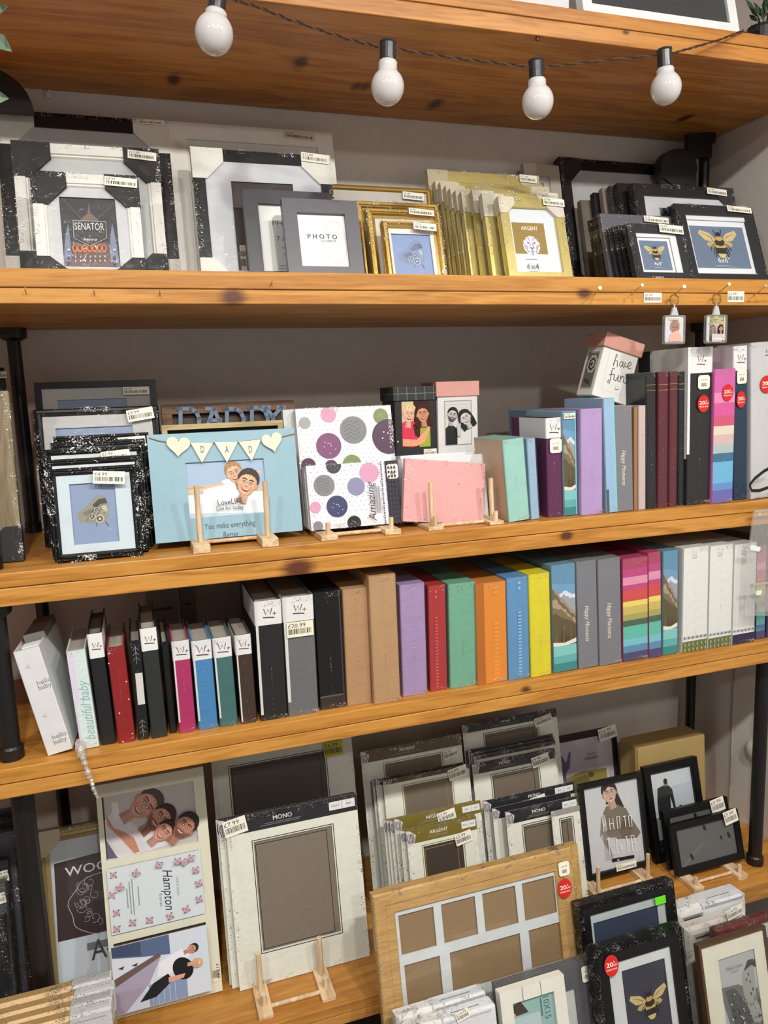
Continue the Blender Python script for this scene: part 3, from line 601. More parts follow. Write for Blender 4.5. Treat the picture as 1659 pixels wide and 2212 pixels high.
def shelf_label(a,b2,txt,label,rot=0,torn=False):
    p=Pan(FY-.0006,ZB-.06,0,a,b2,a); x0,x1,z0,z1=p.R(a,b2); b=MB(); w,h=x1-x0,z1-z0; bar_label(b,-w/2,w/2,-h/2,h/2,txt)
    o=b.build('shelf_price_label',printed(.4)); o.matrix_world=p.M@Matrix.Translation(((x0+x1)/2,0,(z0+z1)/2)); o.rotation_mode='XYZ'; tag(o,label,'price label')
shelf_label((1391,632),(1429,654),'£6.99','price label stuck on the shelf edge left of the keyrings')
shelf_label((1572,629),(1607,653),'£2.99','worn price label on the shelf edge right of the keyrings')
def keyring(e,u0,v0,u1,v1,ur,vr,art,label):
    Y=FY-.013; c=onY(ur,vr,Y); a=onY(u0,v0,Y); d=onY(u1,v1,Y); w=d.x-a.x; h=a.z-d.z; cx=(a.x+d.x)/2; M=Matrix.Translation((cx,Y,d.z)); E=empty('photo_keyring',M,label,'keyring','photo keyrings on nails')
    r=.0108; pts=[Vector((c.x-cx+r*math.cos(t*math.pi/16),(.0012 if t%4<2 else -.0012),c.z-d.z+r*math.sin(t*math.pi/16))) for t in range(33)]
    MB().tube(pts,.0013,8,cap=False).build('split_ring',paint((206,182,120),.2,metal=1),E)
    lz=c.z-d.z-r
    b=MB(); b.tube([Vector((0,0,lz+.002)),Vector((0,0,lz-.006))],.0018,8); b.prismy([(-.0035,lz-.004),(.0035,lz-.004),(.009,h-.0005),(-.009,h-.0005)],-.0025,.0025); b.build('hanger',paint((196,198,204),.1,coat=1),E)
    def rr(m,n=4):
        P=[]; q=.004
        for (X,Z,s) in ((w/2-m,-m+h,0),(-w/2+m,h-m,1),(-w/2+m,m,2),(w/2-m,m,3)):
            for k in range(n+1):
                t=(s+k/n)*math.pi/2; ox=(-q if s in(0,3) else q); oz=(-q if s in(0,1) else q); P.append((X+ox+q*math.cos(t),Z+oz+q*math.sin(t)))
        return P
    MB().prismy(rr(0),-.004,.004).build('clear_case',film((.9,.92,.94),.12,8,.1,.05,.12),E)
    b=MB(); b.prismy(rr(.0035),-.0015,.0015,(236,234,234)); b.y=-.0016; art(b,w,h); b.build('photo_insert',printed(.4),E)
def art_baby(b,w,h):
    b.rect(-w*.32,w*.32,h*.1,h*.9,(236,234,238)); head(b,0,h*.56,w*.22,(226,176,160),(214,166,150),0,None,False); b.oval(0,h*.62,w*.23,w*.26,(228,182,166)); 
    for q in(-.08,.08): b.oval(q*w,h*.58,w*.03,w*.02,(70,50,46),n=8)
    b.ngon([(-w*.3,h*.1),(w*.32,h*.1),(w*.3,h*.3),(w*.05,h*.5),(-w*.2,h*.34)],(224,172,156)); b.oval(0,h*.47,w*.05,w*.04,(170,90,90),n=10); bar_label(b,-w*.3,w*.22,h*.84,h*.93,'£6.99')
def art_two(b,w,h):
    b.rect(-w*.32,w*.36,h*.08,h*.94,(84,96,60))
    for i,(x,z) in enumerate(((-.2,.85),(.0,.9),(.2,.86),(-.1,.75),(.28,.72),(.1,.78),(-.26,.68))): b.oval(w*x,h*z,w*.13,h*.06,((150,170,70),(214,196,70),(196,200,110))[i%3],n=8)
    b.ngon([(-w*.06,h*.3),(w*.08,h*.3),(w*.16,h*.72),(-w*.16,h*.72)],(226,186,170)); 
    head(b,-w*.16,h*.5,w*.11,(190,140,120),(34,28,28),0,None,True,True); head(b,w*.16,h*.5,w*.11,(196,148,128),(30,24,24),0,None,True,True); b.rect(-w*.3,w*.34,h*.09,h*.32,(200,186,190)); bar_label(b,-w*.28,w*.16,h*.05,h*.17,'£6.99')
keyring(N1[0],1434,681,1477,743,1456,648,art_baby,'clear photo keyring showing a baby, on the left nail')
keyring(N2[0],1524,680,1567,741,1548,646,art_two,'clear photo keyring showing two women under yellow leaves')
def PB(y,*a,**k): return Pan(1.45+(y-1.405)*.86,*a,**k)
# ================================================================== second shelf (frames on the left, gold frames, black frames)
def T(f,*a,**k): return lambda b,x0,x1,z0,z1,p: f(b,x0,x1,z0,z1,*a,**k)
WC=(222,220,212)
p=PB(1.665,ZB,12,(4,440),(377,440),(180,249),th=.034)
E=frame('large black frame with white corner caps, at the back left',p,.030,BLK,(196,196,198),ap=(.09,p.w-.09,.09,p.h-.09),prot=(WC,('tl','tr','bl','br'),.07),film_on=True,bg=(206,206,206))
pst(E,p,(295,258),(355,273),'£15.99',rot=0,y=-.004)
def art_senator(b,x0,x1,z0,z1,p):
    P=p.L; q=lambda u,v:P(u,v)
    b.ngon([q(126,420),q(254,425),q(262,580),q(131,580)],(44,38,46))
    b.line([q(135,425),q(187,480)],.0012,(90,84,96)); b.line([q(248,430),q(200,478)],.0012,(90,84,96))
    b.ngon([q(170,473),q(180,462),q(188,456),q(191,432),q(195,456),q(204,462),q(214,474)],(120,98,88)); 
    b.ngon([q(136,565),q(140,505),(q(146,478)),q(150,505),q(156,575),q(136,578)],(120,130,160)); b.ngon([q(236,575),q(238,505),q(242,478),q(248,505),q(258,565),q(260,578)],(120,130,160))
    b.ngon([q(155,520),q(236,520),q(240,578),q(152,578)],(96,66,62)); b.rect(*p.R((140,560),(256,580)),(110,82,86))
    for i in range(7):
        u=160+i*10.6; b.oval(*q(u+1,532),.0042,.0075,(224,122,56)); b.oval(*q(u+1,531),.0024,.0052,(86,48,36))
    for i in range(7):
        for v in (548,557): b.rect(*p.R((161+i*10.6,v),(164.5+i*10.6,v+5)),(196,176,170))
    b.ngon([q(157,472),q(228,475),q(230,511),q(194,527),q(159,511)],(40,36,42)); b.line([q(157,472),q(228,475),q(230,511),q(194,527),q(159,511),q(157,472)],.001,(200,196,196))
    b.text('SENATOR',*q(192.5,485),.0135,(232,230,230),w=.050); b.rect(*p.R((164,497),(222,498.5)),(150,146,150)); b.rect(*p.R((164,501),(222,502.5)),(150,146,150)); b.text('kenro',*q(194,513),.006,(238,236,236),w=.022,shear=.2); b.text('kenro',*q(194,513),.006,(238,236,236),w=.0222,shear=.2)
    for u in (148,247):
        b.oval(*q(u,536),.0028,None,(180,180,190)); 
        for v in(550,562): b.rect(*p.R((u-3,v),(u+3,v+6)),(70,72,92))
SIL=(232,232,226)
p=PB(1.56,ZB,12,(35,440),(351,440),(180,314),th=.024)
E=frame('middle silver frame with black corner caps, behind the small one',p,.026,SIL,(206,208,210),ap=(.06,p.w-.06,.06,p.h-.06),bg=(216,218,220),prof='lip',prot=((16,16,17),('tl','tr','bl','br'),.066),film_on=True)
pst(E,p,(275,327),(338,349),'£12.99',rot=-4,y=-.004)
p=PB(1.46,ZB,13,(74,480),(305,480),(180,376),th=.02)
X=p.R((126,421),(261,580))
E=frame('small silver frame with a dark palace print and black corner caps',p,.024,SIL,(214,216,220),ap=(X[0],X[1],.012,X[3]),art=art_senator,bg=(44,38,46),prof='lip',prot=((15,15,16),('tl','tr'),.058),film_on=True)
for cn in('bl','br'): protector(E,p.w,p.h,cn,.05,(15,15,16),p.th,.042)
pst(E,p,(225,384),(297,407),'£9.99',rot=-3,y=-.004)
# white frame group
p=PB(1.665,ZB,12,(377,440),(732,440),(540,274),th=.026)
X=p.R((404,297),(692,590))
E=frame('large white frame standing behind the black one with white caps',p,.036,(232,230,224),(222,220,216),ap=(.052,p.w-.052,.052,p.h-.06),bg=(210,210,210),prof='flat')
pst(E,p,(612,284),(680,304),'£17.99',rot=-3,bg=(206,196,180))
def art_collage(b,x0,x1,z0,z1,p):
    P=p.L; b.rect(x0,x1,z0,z1,(44,38,38)); b.rect(*p.R((506,397),(530,520)),(62,44,40)); b.rect(*p.R((518,526),(536,582)),(176,164,150)); b.oval(*P(525,545),.008,.006,(110,90,80)); b.rect(*p.R((520,556),(534,572)),(96,84,78))
p=PB(1.57,ZB,12,(424,450),(722,450),(575,329),th=.022)
E=frame('black frame with white corner caps in front of the large white frame',p,.023,(15,14,16),(218,220,228),ap=p.R((499,389),(651,585)),art=art_collage,prot=((228,230,222),('tl','tr','bl'),.062),film_on=True,bg=(44,38,38))
pst(E,p,(649,332),(710,355),'£12.99',rot=-4,y=-.004)
def ftxt(b,s,q,h,c=(60,62,70),w=None,**k): b.text(s,q[0],q[1],h,c,w=w,**k)
DG=(62,60,68)
def art_ph1(b,x0,x1,z0,z1,p):
    P=p.L; b.rect(x0,x1,z0,z1,(236,236,234)); b.rect(*p.R((560,441.5),(604,443)),(120,120,120)); b.ngon([P(588,468),P(596,461),P(640,461),P(650,590),P(603,590)],(178,182,182))
    ftxt(b,'PHOTO',P(622,479),.010,w=.06); ftxt(b,'7 x 5',P(614,512),.010); ftxt(b,'to fit',P(620,531),.006); ftxt(b,'178 x 127',P(626,547),.0045)
    for v in(570,576): b.rect(*p.R((604,v),(630,v+1.5)),(120,120,120))
p=PB(1.50,ZB,13,(532,500),(722,500),(640,413),th=.016)
X=p.R((551,431),(700,590))
E=frame('dark grey PHOTO frame half hidden behind its twin',p,(.028+.0),DG,art=art_ph1,bg=(236,236,234))
def art_ph2(b,x0,x1,z0,z1,p):
    P=p.L; b.rect(x0,x1,z0,z1,(238,239,238)); b.oval(*P(726,520),.024,.045,(205,208,210)); b.oval(*P(726,520),.023,.043,(222,224,226))  # the two grey ovals paint a hanging bulb's blurred reflection into the insert
    ftxt(b,'P H O T O',P(698,507),.0095,w=.058); ftxt(b,'P H O T O',P(698.8,507.4),.0095,w=.058); ftxt(b,'by FUJIFILM',P(711,517),.004,w=.030)
    for i,v in enumerate((552,566,572)): b.rect(*p.R((676+i*6,v),(714-i*3,v+1.2)),(196,196,196))
p=PB(1.42,ZB,14,(616,510),(779,510),(690,430.5),th=.016)
E=frame('dark grey frame with a white PHOTO insert, standing in front',p,.0275,(92,90,98),art=art_ph2,bg=(238,239,238))
# gold moulded frames
gold=paint((214,178,98),.25,metal=.8,bs=40,bst=.06)
gold2=paint((206,190,120),.3,metal=.55,bs=30,bst=.25)
p=PB(1.64,ZB,12,(716,470),(938,470),(830,401),th=.014)
E=frame('thin gold frame at the back between the PHOTO frames and the gold stack',p,.012,GOLD,(206,200,194),mat=gold,prof='round',bg=(200,200,200)); pst(E,p,(869,415),(916,433),'£9.99',rot=-3)
def art_bf(b,x0,x1,z0,z1,p,s=1): b.rect(x0,x1,z0,z1,(132,152,196)); butterfly(b,(x0+x1)/2,(z0+z1)/2+.002,(x1-x0)*.36,(128,142,178),(92,104,140),(170,182,206))
p=PB(1.52,ZB,13,(775,510),(953,510),(850,436),th=.018)
E=frame('largest gold moulded frame, at the back of its stack of three',p,.02,GOLD,(214,210,204),mat=gold,prof='step',film_on=True)
p=PB(1.462,ZB,14,(798,520),(957,520),(870,451),th=.018)
E=frame('gold moulded frame in the middle of its stack of three',p,.019,GOLD,(220,216,210),mat=gold,prof='step',film_on=True); pst(E,p,(881,452),(937,468),'£5.99',rot=-3,y=-.004)
p=PB(1.405,ZB,15,(832,530),(956,530),(880,477),th=.018)
E=frame('small gold moulded frame with a pale blue butterfly print',p,.013,GOLD,(232,230,228),ap=p.R((847,500),(943,594)),art=art_bf,mat=gold,prof='step',film_on=True,bg=(132,152,196)); pst(E,p,(891,483),(942,500),'£4.99',rot=-4,y=-.004)
# wide gold frames with card caps: a deep stack
q=PB(1.70,ZB,12,(1140,440),(1216,440),(1175,356),th=.012)
E=frame('pale frame with grey card caps between the gold stack and the black frame',q,.03,(176,166,156),(190,184,180),prot=((196,190,182),('tl',),.035)); 
def gframe(label,y,lean,l,r,t,txt=None,lab=None,art=None,ap=None,cap=(206,196,170),rot=-3,pr=.05,corners=('tl','tr')):
    p=PB(y,ZB,lean,l,r,t,th=.0145); 
    E=frame(label,p,.026,(200,184,104),(226,224,216) if not art else None,ap=ap,art=art,mat=gold2,group='wide gold frames in card caps',prot=(cap,corners,pr),film_on=True)
    if txt: pst(E,p,lab[0],lab[1],txt,rot=rot,y=-.004)
    return E,p
gframe('tallest wide gold frame, at the back of the gold stack',1.668,12,(934,470),(1172,470),(1040,374),'£15.99',((1120,379),(1159,397)),cap=(190,178,146))
gframe('second wide gold frame from the back of the gold stack',1.640,12.5,(950,480),(1190,470),(1080,400),'£12.99',((1141,406),(1181,416)),cap=(206,202,172))
gs=[(1.598,964,474),(1.573,975,430),(1.550,984,429),(1.527,995,428),(1.504,1007,425)]
nm=['fifth','fourth','third','second','first']
for i,(y,u,v) in enumerate(gs):
    gframe('wide gold frame in the middle of the gold stack, %s behind the clear capped one'%nm[i],y,13.5,(u,500),(1195-i*2,500),(1090,[402,409,414,418,420][i]),pr=.045)
gframe('clear capped wide gold frame, second from the front of the gold stack',1.475,15,(1032,500),(1212,500),(1110,417),'£11.99',((1164,417),(1204,433)),cap=(212,208,186))
gframe('wide gold frame just behind the one with the lion print',1.44,15,(1052,500),(1214,500),(1120,423),cap=(212,208,186))
def art_lion(b,x0,x1,z0,z1,p):
    P=p.L; b.rect(x0,x1,z0,z1,(222,226,234)); b.rect(*p.R((1108,476),(1188,546)),(152,124,52))
    b.text('ARGENT',*P(1147,489),.0085,(250,250,246),w=.039); b.text('ARGENT',*P(1147,489),.0085,(250,250,246),w=.0393)
    cx,cz=P(1152,527); s=.0205
    n=26; b.ngon([(cx+s*(1+.08*(i%2))*math.cos(i*2*math.pi/n)*.92,cz+s*(1+.08*(i%2))*math.sin(i*2*math.pi/n)) for i in range(n)],(226,222,236))
    G=(96,84,112); t=lambda a,c:(cx+a*s,cz+c*s)
    b.line([t(-.75,.5),t(-.6,.8),t(-.35,.75)],.001,G); b.line([t(.75,.5),t(.6,.8),t(.35,.75)],.001,G)
    for sg in(-1,1):
        b.ngon([t(sg*.15,.3),t(sg*.5,.38),t(sg*.38,.18)],G); b.line([t(sg*.12,.2),t(sg*.2,-.2),t(sg*.28,-.3)],.001,G); b.line([t(sg*.8,.1),t(sg*.62,-.35),t(sg*.4,-.75)],.0012,G); b.line([t(sg*.6,.05),t(sg*.48,-.35)],.0008,G); b.line([t(sg*.3,.9),t(sg*.2,.5)],.0008,G)
    b.ngon([t(-.2,-.22),t(.2,-.22),t(0,-.42)],G); b.line([t(0,-.4),t(0,-.6),t(-.25,-.66)],.001,G); b.line([t(0,-.6),t(.25,-.66)],.001,G); b.ngon([t(-.15,-.75),t(.15,-.75),t(0,-1.15)],(176,168,190)); b.rect(*p.R((1140,556),(1164,557.5)),(150,150,156))
    b.text('6x4',*P(1155,572),.0125,(104,104,110),w=.028); b.rect(*p.R((1145,582),(1168,583)),(150,150,150)); b.rect(*p.R((1134,587),(1180,588)),(180,180,184))
p=PB(1.40,ZB,16,(1087,500),(1223,500),(1140,428.5),th=.018)
X=p.R((1100,457),(1198,600))
E=frame('front wide gold frame with a lion head insert',p,max(.014,X[0]-.001),(210,196,120),art=art_lion,mat=gold2,group='wide gold frames in card caps',film_on=True,bg=(222,226,234)); protector(E,p.w,p.h,'tr',.04,(214,206,196),.018); protector(E,p.w,p.h,'tl',.035,(214,206,186),.018); pst(E,p,(1170,430),(1218,448),'£9.99',rot=-3,y=-.004)
# black frames at the right
p=PB(1.70,ZB,12,(1222,470),(1502,470),(1360,351),th=.022)
E=frame('largest black frame with a black corner cap at the right end',p,.028,(13,12,13),(188,186,188),prot=((14,13,14),('tl','bl'),.062),film_on=True); pst(E,p,(1453,362),(1492,378),'£19.99',y=-.004)
bl=[(1.655,1262,442,(120,110,100)),(1.63,1292,425,(34,32,34)),(1.605,1312,414,(138,128,116)),(1.58,1330,408,(60,56,56)),(1.555,1346,402,(26,25,27))]
for i,(y,u,v,c) in enumerate(bl):
    p=PB(y,ZB,13,(u,500),(1590,500),(1450,v),th=.015)
    frame(['dark frame edge at the very back of the medium black stack','black frame edge second from the back of the medium black stack','beige edged frame inside the medium black stack','dark grey edged frame inside the medium black stack','black frame just behind the front one of the medium stack'][i],p,.03,c,(210,210,210),group='medium black frames in a stack',film_on=(i>2))
p=PB(1.515,ZB,13,(1377,480),(1592,480),(1460,401),th=.02)
E=frame('front medium black frame with shiny wrap and a white mount',p,.028,(30,28,32),(216,216,222),ap=(.07,p.w-.07,.05,p.h-.055),bg=(120,124,130),group='medium black frames in a stack',prot=((40,40,42),('tr',),.05),film_on=True); pst(E,p,(1524,408),(1568,424),'£14.99',rot=-4,y=-.004)
def art_bee(txt,bg=(106,124,150)):
    def f(b,x0,x1,z0,z1,p):
        w,h=x1-x0,z1-z0; b.rect(x0,x1,z0,z1,(236,238,242)); m=w*.075; b.rect(x0+m,x1-m,z0+m,z1-m,bg); bee(b,(x0+x1)/2,z0+h*.60,w*.29)
        if txt: b.text(txt,(x0+x1)/2,z0+h*.25,h*.10,(240,240,244)); b.text(txt,(x0+x1)/2+.0003,z0+h*.25,h*.10,(240,240,244)); b.rect(x0+w*.38,x0+w*.62,z0+h*.14,z0+h*.147,(190,200,214)); b.rect(x0+w*.33,x0+w*.67,z0+h*.115,z0+h*.122,(180,190,206))
    return f
for i,(y,u,v,c) in enumerate(((1.498,1279,478,(40,38,32)),(1.483,1288,474,(44,42,34)),(1.468,1294,470,(38,38,40)))):
    p=PB(y,ZB,16,(u+5,540),(1440,540),(1360,v),th=.010); frame(['back one of three thin dark frames left of the square bee frames','middle one of three thin dark frames left of the square bee frames','front one of three thin dark frames left of the square bee frames'][i],p,.02,c,(150,150,150),group='small dark frames packed together',film_on=True)
p=PB(1.446,ZB,17,(1307,530),(1462,520),(1370,464.5),th=.011)
E=frame('grey wrapped frame directly behind the 4x4 bee frames',p,.03,(96,98,106),(180,182,186),film_on=True); pst(E,p,(1388,469),(1443,484),'£4.99',rot=-3,y=-.004)
for i,(y,u,v) in enumerate(((1.424,1322,497),(1.412,1334,492),(1.400,1346,489))):
    p=PB(y,ZB,19,(u,545),(1482,545),(1400,v),th=.007); frame(['back','middle','front'][i]+' one of the thin 4x4 frames hidden behind the small bee frame',p,.024,(30,30,34),(200,200,200),group='small square bee frames',film_on=True)
p=PB(1.370,ZB,19,(1365,545),(1486,545),(1410,484.5),th=.014)
X=p.R((1377,509),(1468,599)); bw=X[0]
E=frame('small square black frame with a bee print marked 4x4',p,.020,(44,44,50),(236,238,242),ap=(X[0],X[1],max(.0225,X[2]),X[3]),art=art_bee('4x4"'),group='small square bee frames',film_on=True); pst(E,p,(1420,487),(1475,507),'£4.50',rot=-4,y=-.004)
for i,(y,u,v) in enumerate(((1.462,1428,455),(1.446,1440,451))):
    p=PB(y,ZB,18,(u+14,500),(1630,500),(1540,v),th=.009); frame(['back','nearer'][i]+' one of two hidden frames behind the 6x6 bee frame',p,.024,(30,30,34),(200,200,200),group='larger square bee frames',film_on=True)
p=PB(1.412,ZB,19.5,(1473,520),(1641,520),(1540,443.5),th=.015)
X=p.R((1479,471),(1640,600))
E=frame('larger square black frame with a bee print marked 6x6',p,.026,(40,40,46),(238,240,244),ap=(X[0],p.w-X[0]*1.0,.03,X[3]),art=art_bee('6x6"'),group='larger square bee frames',film_on=True); pst(E,p,(1567,447),(1622,462),'£6.99',rot=-3,y=-.004)
# ================================================================== middle shelf
p=Pan(1.44,ZC,8,(-120,1000),(33,1020),(0,845),th=.02)
E=frame('light grey oak frame with a black corner cap, cut by the left photo border',p,.05,(150,136,110),(214,206,190),mat=wood((158,142,112),(128,112,86),'Z',1.6,rough=.35),prof='flat',prot=((34,36,40),('br',),.06),film_on=True,bg=(200,190,176))
p=Pan(1.62,ZC,8,(-150,900),(16,900),(0,794),th=.018)
E=frame('dark frame with a white mount behind the grey oak frame',p,.012,BLK,(176,166,158),bg=(120,112,108)); pst(E,p,(-12,803),(16,817),'£8.99',y=-.003)
KB=(13,13,15)
def art_bf2(b,x0,x1,z0,z1,p): b.rect(x0,x1,z0,z1,(140,156,188)); butterfly(b,(x0+x1)/2,(z0+z1)/2+.004,(x1-x0)*.38)
bfs=[(1.60,9,(76,870),(340,870),(200,823),.013,(124,864,295),'£9.99',(265,837,323,852),0,'tallest thin black butterfly frame, at the back of its stack',.014),
(1.55,9,(78,960),(349,960),(200,880),.014,(119,925,303),'£9.99',(273,884,333,907),8,'second tallest black butterfly frame with wrap',.016)]
for y,le,l,r,t,bw,(a,bb,c),txt,(x0,y0,x1,y1),rot,label,th in bfs:
    p=Pan(y,ZC,le,l,r,t,th=th); X=p.R((a,bb),(c,1120)); E=frame(label,p,bw,KB,(206,204,204),ap=X,art=art_bf2,group='black butterfly frames',film_on=(y<1.59),bg=(100,116,160),prof='round' if y<1.59 else 'flat'); pst(E,p,(x0,y0),(x1,y1),txt,rot=rot,y=-.004)
def bfr(y,le,l,r,t,bw,label,txt=None,lab=None,rot=0,th=.016,ap=None,art=art_bf2):
    p=Pan(y,ZC,le,l,r,t,th=th); E=frame(label,p,bw,KB,(226,232,236),ap=ap,art=art,group='black butterfly frames',film_on=True,bg=(124,142,182),prof='step')
    if txt: pst(E,p,(lab[0],lab[1]),(lab[2],lab[3]),txt,rot=rot,y=-.004)
    return E,p
bfr(1.500,8,(117,980),(326,1000),(220,938),.011,'middle sized black butterfly frame with glossy wrap','£6.99',(254,945,315,962),2)
bfr(1.470,8,(112,1000),(322,1060),(220,951),.011,'thin black frame squeezed behind the third label of the butterfly stack')
bfr(1.440,8,(101,1060),(316,1060),(200,966),.011,'black butterfly frame third from the front of its stack','£5.99',(218,975,282,994),4)
bfr(1.415,8,(103,1080),(312,1080),(200,988),.011,'black butterfly frame directly behind the front one')
p=Pan(1.385,ZC,8,(110,1120),(304,1120),(200,1008),th=.018)
X=p.R((148,1046),(258,1169))
E=frame('small front black frame with a grey butterfly on a blue print',p,.0125,KB,(214,226,234),ap=X,art=art_bf2,group='black butterfly frames',film_on=True,bg=(124,142,182),prof='step'); pst(E,p,(200,1020),(271,1043),'£4.99',rot=-5,y=-.004)
# DADDY box frame and tray behind the blue frame
brown=wood((110,78,50),(78,52,32),'X',2,rough=.6)
p=Pan(1.60,ZC,5,(350,900),(637,900),(500,869),th=.03)
E=frame('brown box frame with large grey blue DADDY letters',p,.02,(96,66,44),art=lambda b,x0,x1,z0,z1,p:b.rect(x0,x1,z0,z1,(70,50,34)),mat=brown,bg=(70,50,34),glass=False,rec=.012)
b=MB(); P=p.L; W_=.0085; G=(112,128,150)
def ser(pts): b.line([P(*q) for q in pts],W_,G,y=-.001)
L=[[(390,925),(390,883),(384,883),(412,883),(424,890),(430,904),(430,925)],[(446,925),(462,882),(478,922)],[(446,883),(464,883)],[(452,908),(476,908)],[(490,925),(490,883),(484,883),(508,883),(520,890),(526,904),(526,925)],[(544,925),(544,881),(538,881),(560,881),(572,888),(578,902),(578,925)],[(574,881),(590,900),(588,925)],[(588,902),(608,880)],[(568,880),(582,880)],[(600,880),(614,880)]]
for l in L:
    pts=[P(*q) for q in l]
    for i in range(len(pts)-1):
        a,c=pts[i],pts[i+1]; d=math.hypot(c[0]-a[0],c[1]-a[1]) or 1; nx,nz=-(c[1]-a[1])/d*.004,(c[0]-a[0])/d*.004; ex,ez=(c[0]-a[0])/d*.003,(c[1]-a[1])/d*.003
        b.prismy([(a[0]+nx-ex,a[1]+nz-ez),(c[0]+nx+ex,c[1]+nz+ez),(c[0]-nx+ex,c[1]-nz+ez),(a[0]-nx-ex,a[1]-nz-ez)],-.002,.010)
b.build('letters',paint(G,.6),E,label='raised grey blue letters')
p=Pan(1.50,ZC,5,(352,960),(614,960),(480,913),th=.026)
E=frame('pale wood box frame with a dark teal inside behind the blue DAD frame',p,.010,(186,166,120),art=lambda b,x0,x1,z0,z1,p:b.rect(x0,x1,z0,z1,(40,66,72)),mat=wood((190,170,124),(150,128,84),'X',2,rough=.6),bg=(40,66,72),glass=False,rec=.015)
# blue DAD frame
p=Pan(1.418,ZC+.012,9,(327,1060),(645,1040),(480,932),th=.012,yaw=0)
E=empty('framed_picture',p.M,'light blue DAD picture frame with hearts and pennants on a pale wooden easel','picture frame'); P=p.L; w,h=p.w,p.h
bluem=paint((146,182,198),.45,bs=160,bst=.06); A=p.R((400,1000),(579,1106)); yo=.0
b=MB(); t=p.th
for q in ((0,w,A[3],h),(0,w,0,A[2]),(0,A[0],A[2],A[3]),(A[1],w,A[2],A[3])): b.box(q[0],q[1],0,t,q[2],q[3])
b.build('moulding',bluem,E); MB().box(.004,w-.004,.006,t+.002,.004,h-.004).build('backing_board',paint((96,72,52),.8),E)
def art_dad(b,x0,x1,z0,z1,p):
    b.rect(x0,x1,z0,z1,(196,206,220)); b.ngon([(x0,z1),(x1,z1),(x1,(z0+z1)/2),(x0,z0+(z1-z0)*.3)],(168,188,214)); b.ngon([P(402,1070),P(578,1060),P(578,1106),P(402,1110)],(232,236,240))
    sk=(226,186,150)
    b.ngon([P(403,1052),P(430,1050),P(470,1046),P(500,1030),P(505,1042),P(470,1058),P(430,1062),P(403,1068)],sk); b.ngon([P(535,1030),P(560,1015),P(566,1018),P(545,1034)],sk)
    b.ngon([P(555,1050),P(580,1052),P(579,1060),P(556,1056)],sk); b.line([P(402,1056),P(440,1052)],.003,(206,162,126))
    b.ngon([P(440,1058),P(470,1050),P(500,1046),P(530,1050),P(556,1054),P(550,1072),P(520,1090),P(440,1072)],(238,240,242)); b.ngon([P(478,1040),P(492,1032),P(512,1030),P(516,1050),P(490,1052)],(220,226,234))
    s=abs(P(520,0)[0]-P(500,0)[0])/20
    head(b,*P(507,1023),s*20,(228,182,150),(176,136,88),18,None,True); head(b,*P(534,1045),s*25,(220,172,138),(52,40,34),-22,None,True)
    b.text('LoveLIFE',*P(497,1083),.011,(60,66,76),w=.046,rot=2); b.text('Live for today',*P(497,1096),.008,(60,66,76),w=.05)
b=MB(); art_dad(b,A[0]-.001,A[1]+.001,A[2]-.001,A[3]+.001,p); o=b.build('print',printed(.4),E); o.location.y=.0045
MB().rect(A[0],A[1],A[2],A[3],(255,255,255),y=.002).build('glass',GLASS(),E)
crm=paint((232,226,204),.6)
def heart(u,v,sx,sz,rot=0):
    cx,cz=P(u,v); pts=[]
    for i in range(28):
        t=2*math.pi*i/28; X=16*math.sin(t)**3/17; Z=(13*math.cos(t)-5*math.cos(2*t)-2*math.cos(3*t)-math.cos(4*t))/17; r=math.radians(rot); pts.append((cx+(X*math.cos(r)-Z*math.sin(r))*sx,cz+(X*math.sin(r)+Z*math.cos(r))*sz))
    MB().prismy(pts,-.0055,-.0015).build('heart',crm,E,label='cream wooden heart')
px=abs(P(520,0)[0]-P(420,0)[0])/100
heart(385,963,26*px,25*px,-6); heart(587,954,24*px,25*px,10)
for (a,c,d,ch) in (((411,957),(460,957),(436,1000),'D'),((463,956),(513,955),(490,999),'A'),((515,955),(563,950),(543,996),'D')):
    b=MB(); b.prismy([P(*a),P(*c),P(*d)],-.0045,-.0015,(232,226,204)); b.y=-.0046; u=(a[0]+c[0])/2; b.text(ch,*P(u+1,971),.013,(120,122,122),w=.0065,shear=.05); b.text(ch,*P(u+1.3,971),.013,(90,92,94),w=.0065)
    b.build('pennant',printed(.6),E,label='cream pennant with letter')
tw=paint((150,126,88),.9,bs=300,bst=.5)
b=MB(); pts=[(322,946),(345,953),(362,955),(385,952),(411,957),(436,958),(463,957),(490,957),(515,955),(540,952),(563,950),(590,947),(612,943),(637,937)]
b.tube([(P(u,v)[0],-.0012,P(u,v)[1]) for u,v in pts],.0011,6); b.build('twine',tw,E)
def scrawl(b,txt,u,v,hh,w,c=(66,76,88)): b.text(txt,*P(u,v),hh,c,w=w,shear=.05)
b=MB(); b.y=-.0002; scrawl(b,'You make everything',497,1133,.011,108*px); scrawl(b,'Better',499,1154,.011,32*px); b.build('lettering',printed(.5),E)
G_E='pale wooden display easels'
def ez(label,u1,u2,yf,z,up,upl=None,**k):
    return easel(label,xat(u1,yf,z),xat(u2,yf,z),yf,z,up=up,group=G_E,**k)
ez('pale easel with tall uprights in front of the blue DAD frame',437,585,1.357,ZC,.103,peg=0,yup=.028,lean=-2,blk=.075,bw=.030,bh=.0155,rod=.85)
